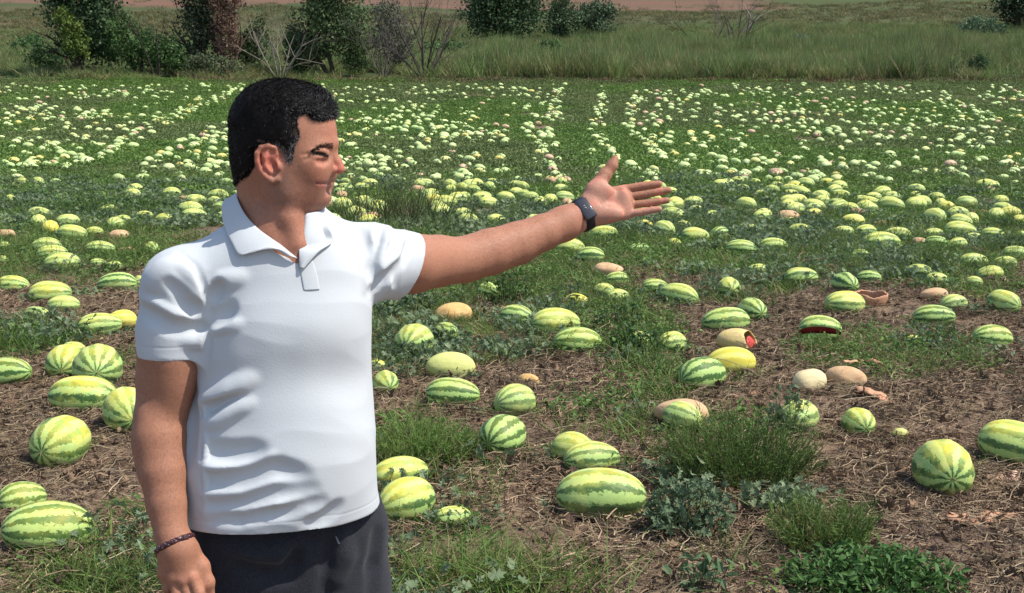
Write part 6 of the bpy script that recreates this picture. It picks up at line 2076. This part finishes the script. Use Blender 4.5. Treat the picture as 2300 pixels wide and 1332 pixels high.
MD = (np.array([.035, .075, .022]), np.array([.065, .115, .035]))
# pixels per metre on the slope: about 40 at 66 m, 25 at 105 m
tree('evergreen_tree', 'tall dark green tree on the left behind the field', 'tree', 195, 66.5, [(0, 0, 3.3, 1.9, 1.5, 1.9, 3), (-.3, 0, 5.6, 2.0, 1.6, 1.7, 3), (.5, .2, 1.9, 1.5, 1.3, 1.2, 2), (-1.1, 0, 4.6, 1.3, 1.0, 1.0, 1), (.9, 0, 4.6, 1.2, 1.0, 1.5, 1.5)], 7000, .17, DK, 2.6, .16, 3)
tree('yellow_green_bush', 'yellowish green leafy shrub standing in front of the dark tall tree', 'bush', 165, 64.8, [(0, 0, 2.7, .75, .6, 1.0, 2), (.35, 0, 1.7, .6, .5, .7, 1), (-.3, 0, 3.4, .5, .4, .6, 1)], 1300, .13, (np.array([.075, .115, .020]), np.array([.13, .165, .035])), 1.4, .05, 3)
tree('green_bush', 'mid green bush right of the dark tall tree, with a black stem', 'bush', 310, 66, [(-.3, 0, 1.7, 1.3, 1.0, 1.2, 3), (1.0, 0, 1.3, 1.1, .9, .9, 2), (-.9, 0, 2.8, .8, .7, 1.1, 1.2), (1.9, 0, .9, .8, .7, .6, 1)], 3600, .14, MD, 1.8, .09, 3)
tree('green_shrub', 'low green shrub between the mid green bush and the reddish dead one', 'bush', 385, 65.5, [(0, 0, 1.4, .8, .7, 1.0, 2), (.4, 0, .8, .9, .7, .6, 1)], 900, .12, MD, 1.0, .04, 3)
tree('dark_tree', 'dark tree beside the reddish dead bush, left half of the pair', 'tree', 448, 66.5, [(0, 0, 3.0, 1.0, .9, 1.7, 3), (-.1, 0, 5.0, 1.2, 1.0, 1.3, 2), (.2, 0, 1.4, .8, .7, .8, 1)], 3600, .15, (np.array([.028, .042, .022]), np.array([.050, .062, .034])), 2.6, .12, 2)
tree('dead_bush', 'reddish brown dead bush, right half of the pair', 'bush', 508, 66.2, [(.1, 0, 2.7, .75, .7, 1.9, 3), (.2, 0, 4.8, 1.0, .8, 1.3, 2), (-.8, 0, 4.9, .8, .7, .8, 1)], 3000, .13, (np.array([.110, .058, .042]), np.array([.185, .105, .080])), 2.6, .10, 3, np.array([.09, .06, .05]))
tree('green_tree', 'green tree with dark trunk behind the head of the man', 'tree', 748, 66.5, [(-.6, 0, 3.0, 1.4, 1.2, 1.5, 3), (.9, 0, 2.5, 1.3, 1.1, 1.7, 3), (0, 0, 4.8, 1.8, 1.4, 1.2, 3), (1.4, 0, 1.2, .7, .7, .9, 1), (-1.0, 0, 1.5, .8, .7, .8, 1)], 6400, .15, (np.array([.035, .062, .022]), np.array([.068, .095, .036])), 2.8, .15, 2)
def bare(name, label, px, Y, h, stems, r, tint, spread=.5, lean=.35, depth=3, fan=1.0, kids=(2, 4), cat='tree', parts=True):
    g = at_row(px, 0, Y)
    e = empty(name, g); tag(e, label, cat)
    for s in range(stems):
        L = Leaves()
        f = (s - (stems - 1) / 2) / max(1, stems - 1) * 2 if stems > 1 else 0
        d = np.array([f * lean * fan + rng.normal() * .08, rng.normal() * .25, 1.])
        limbs(L, np.array([f * .12, 0, -.1]), d, r * rng.uniform(.7, 1.1), h * rng.uniform(.4, .55), depth, tint, spread, None, .22, kids)
        L.obj('trunk' if stems == 1 else 'branch', M_BARK, e)
    return e
DKB, GYB, WHB = np.array([.040, .030, .026]), np.array([.13, .110, .095]), np.array([.26, .22, .18])
bare('bare_tree', 'thin bare tree with black trunk, left of the reddish dead bush', 352, 64.7, 6.4, 2, .070, DKB, .45, .18, 3, 1, (2, 3))
bare('bare_tree', 'leafless thicket tangled with pale twigs, right of the reddish dead bush', 630, 65.0, 5.6, 7, .045, WHB * .75, .5, .55, 3, 1, (2, 4))
bare('bare_tree', 'black leaning bare sapling beside the pale leafless thicket', 588, 65.8, 5.0, 1, .04, DKB, .4, .2, 2, 1, (2, 3))
bare('twiggy_bush', 'grey leafless twiggy bush right of the green tree', 862, 66, 5.6, 9, .036, GYB * .8, .55, .45, 3, 1, (2, 4), 'bush')
bare('bare_tree', 'bare many stemmed tree fanning out at the edge of the field', 955, 64.6, 7.0, 9, .055, np.array([.065, .052, .046]), .42, .85, 4, 1.0, (2, 4))
bare('dead_tree', 'dead grey tree with two pale forked limbs on the right slope', 1655, 90, 7.0, 7, .055, GYB * .75, .5, .55, 4, 1.0, (2, 4))
bare('dead_tree', 'thin black dead sapling leaning left of the dead grey tree', 1590, 90, 6.6, 2, .05, DKB * 1.4, .4, .35, 2, 1, (2, 3))
L = Leaves()
for pts in ([(0, 0, 2.2), (.45, 0, 3.0), (.55, 0, 3.9), (1.3, .0, 4.6)], [(.5, 0, 3.4), (-.1, 0, 4.4), (.9, 0, 5.6)][:2], [(.1, 0, 2.3), (1.2, 0, 3.4), (2.2, 0, 3.9)]):
    L.stem(pts, .075, .02, WHB * 1.15, 5)
g = at_row(1668, 0, 90.6)
o = L.obj('pale_limb', M_BARK); o.location = g - np.array([0, 0, .6]); tag(o, 'pale forked dead limb sticking out of the dead grey tree', 'dead branch')
tree('round_bush', 'largest dark round bush in the middle of the slope', 'bush', 1130, 98, [(0, 0, 2.2, 3.0, 2.4, 2.2, 4), (-1.3, 0, 3.4, 1.8, 1.6, 1.6, 2), (1.5, 0, 3.6, 1.9, 1.6, 1.6, 2), (0, 0, 4.4, 2.2, 1.8, 1.2, 2)], 5600, .22, DK, 2.0, .16, 4)
tree('round_bush', 'grey green rounded bush right of the largest dark one', 'bush', 1335, 106, [(0, 0, 1.7, 1.9, 1.7, 1.5, 3), (.6, 0, 2.5, 1.2, 1.1, .9, 1), (-.7, 0, 2.2, 1.2, 1.1, .9, 1)], 2400, .20, (np.array([.045, .072, .036]), np.array([.075, .105, .055])), 1.4, .08, 4)
tree('round_bush', 'bush between the largest dark one and the grey green rounded one', 'bush', 1262, 104, [(0, 0, 1.6, 1.7, 1.5, 1.6, 3), (0, 0, 3.0, 1.0, 1.0, .9, 1)], 1900, .20, (np.array([.035, .060, .026]), np.array([.060, .088, .040])), 1.4, .08, 4)
tree('dark_tree', 'dark tree cut by the upper right corner', 'tree', 2290, 112, [(0, 0, 3.2, 2.6, 2.2, 2.0, 4), (1.4, 0, 5.0, 2.2, 2.0, 1.8, 3), (-1.4, 0, 4.8, 1.6, 1.4, 1.3, 2)], 4600, .22, (np.array([.014, .028, .012]), np.array([.030, .052, .022])), 2.6, .2, 3)
tree('pale_shrub', 'pale green shrub below the dark corner tree', 'bush', 2200, 104, [(0, 0, 1.2, 1.9, 1.5, 1.0, 3), (1.2, 0, .9, 1.2, 1.0, .7, 1)], 1500, .18, (np.array([.05, .085, .045]), np.array([.08, .125, .065])), 1.0, .06, 4)
tree('dark_shrub', 'low dark shrub in the tall grass near the right edge', 'bush', 2195, 66, [(0, 0, .7, .55, .5, .6, 2), (-1.6, 0, .5, .45, .4, .45, 1)], 700, .13, DK, .7, .03, 4)
tree('blue_green_shrub', 'small blue green shrub above the tall grass on the right slope', 'bush', 1790, 92, [(0, 0, .8, 1.1, .9, .6, 2)], 500, .16, (np.array([.04, .075, .055]), np.array([.065, .11, .08])), .6, .04, 3)
for px, Y, s, lb in ((60, 88, .8, 'low dark shrub at the far left slope'), (1000, 80, .8, 'green shrub behind the fanning bare tree'), (1230, 84, .7, 'green shrub in front of the largest dark round bush'), (690, 84, 1.0, 'olive shrub behind the pale leafless thicket')):
    tree('slope_shrub', lb, 'bush', px, Y, [(0, 0, .9 * s, 1.5 * s, 1.2 * s, .9 * s, 3), (.8 * s, 0, .7 * s, 1.0 * s, .9 * s, .6 * s, 1)], 700, .18, MD if Y < 90 else DK, .7, .05, 4)
tree('olive_bush', 'olive thicket bush just right of the reddish dead bush', 'bush', 560, 68, [(0, 0, 1.3, 1.0, .8, 1.1, 3), (.5, 0, 2.4, .7, .6, .9, 1)], 1500, .14, (np.array([.040, .065, .026]), np.array([.075, .095, .040])), 1.4, .05, 4)
tree('olive_bush', 'olive thicket bush between the pale leafless thicket and the green tree', 'bush', 672, 67.5, [(0, 0, 1.2, .9, .8, 1.0, 3), (-.3, 0, 2.3, .6, .6, .9, 1)], 1300, .14, MD, 1.4, .05, 4)
tree('olive_bush', 'grey olive bush behind the grey leafless twiggy bush', 'bush', 885, 70, [(0, 0, 1.6, 1.5, 1.0, 1.3, 3), (-.5, 0, 3.0, 1.0, .8, 1.2, 2)], 2000, .13, (np.array([.070, .075, .052]), np.array([.11, .11, .080])), 2.2, .05, 5)
tree('olive_bush', 'dark low bush under the left side of the tall dark tree', 'bush', 110, 69, [(0, 0, 1.0, 1.3, 1.0, .8, 3)], 1000, .14, MD, 1.0, .05, 4)
tree('olive_bush', 'grey green bush hiding the feet of the reddish dead bush', 'bush', 465, 64.8, [(0, 0, .8, 1.3, .6, .7, 3), (1.4, 0, .5, .7, .5, .5, 1)], 1100, .12, (np.array([.055, .075, .038]), np.array([.10, .115, .060])), .8, .03, 5)
# a strip of dry stalks along the far edge of the field
def proto_edge():
    L = Leaves()
    for _ in range(46):
        a = rng.uniform(0, 6.283); r = .6 * math.sqrt(rng.random())
        L.blade((r * math.cos(a), r * math.sin(a), 0), rdir(.35), (0, 0, -.2), rng.uniform(.12, .40), .03, mixc(np.array([.12, .065, .045]), np.array([.22, .15, .10])), 2)
    return L.obj('dry_tuft', M_DRY)
xe = rng.uniform(-17, 36, 560); ye = 63.1 + rng.normal(size=560) * .45
P = np.stack([xe, ye, ground_z(xe, ye)], 1)
scatter('dry_edge_weeds', 'reddish brown dry weeds along the far edge of the field', P, rng.uniform(0, 6.28, len(P)), .08, rng.uniform(.5, 1.1, len(P)), [proto_edge() for _ in range(3)])
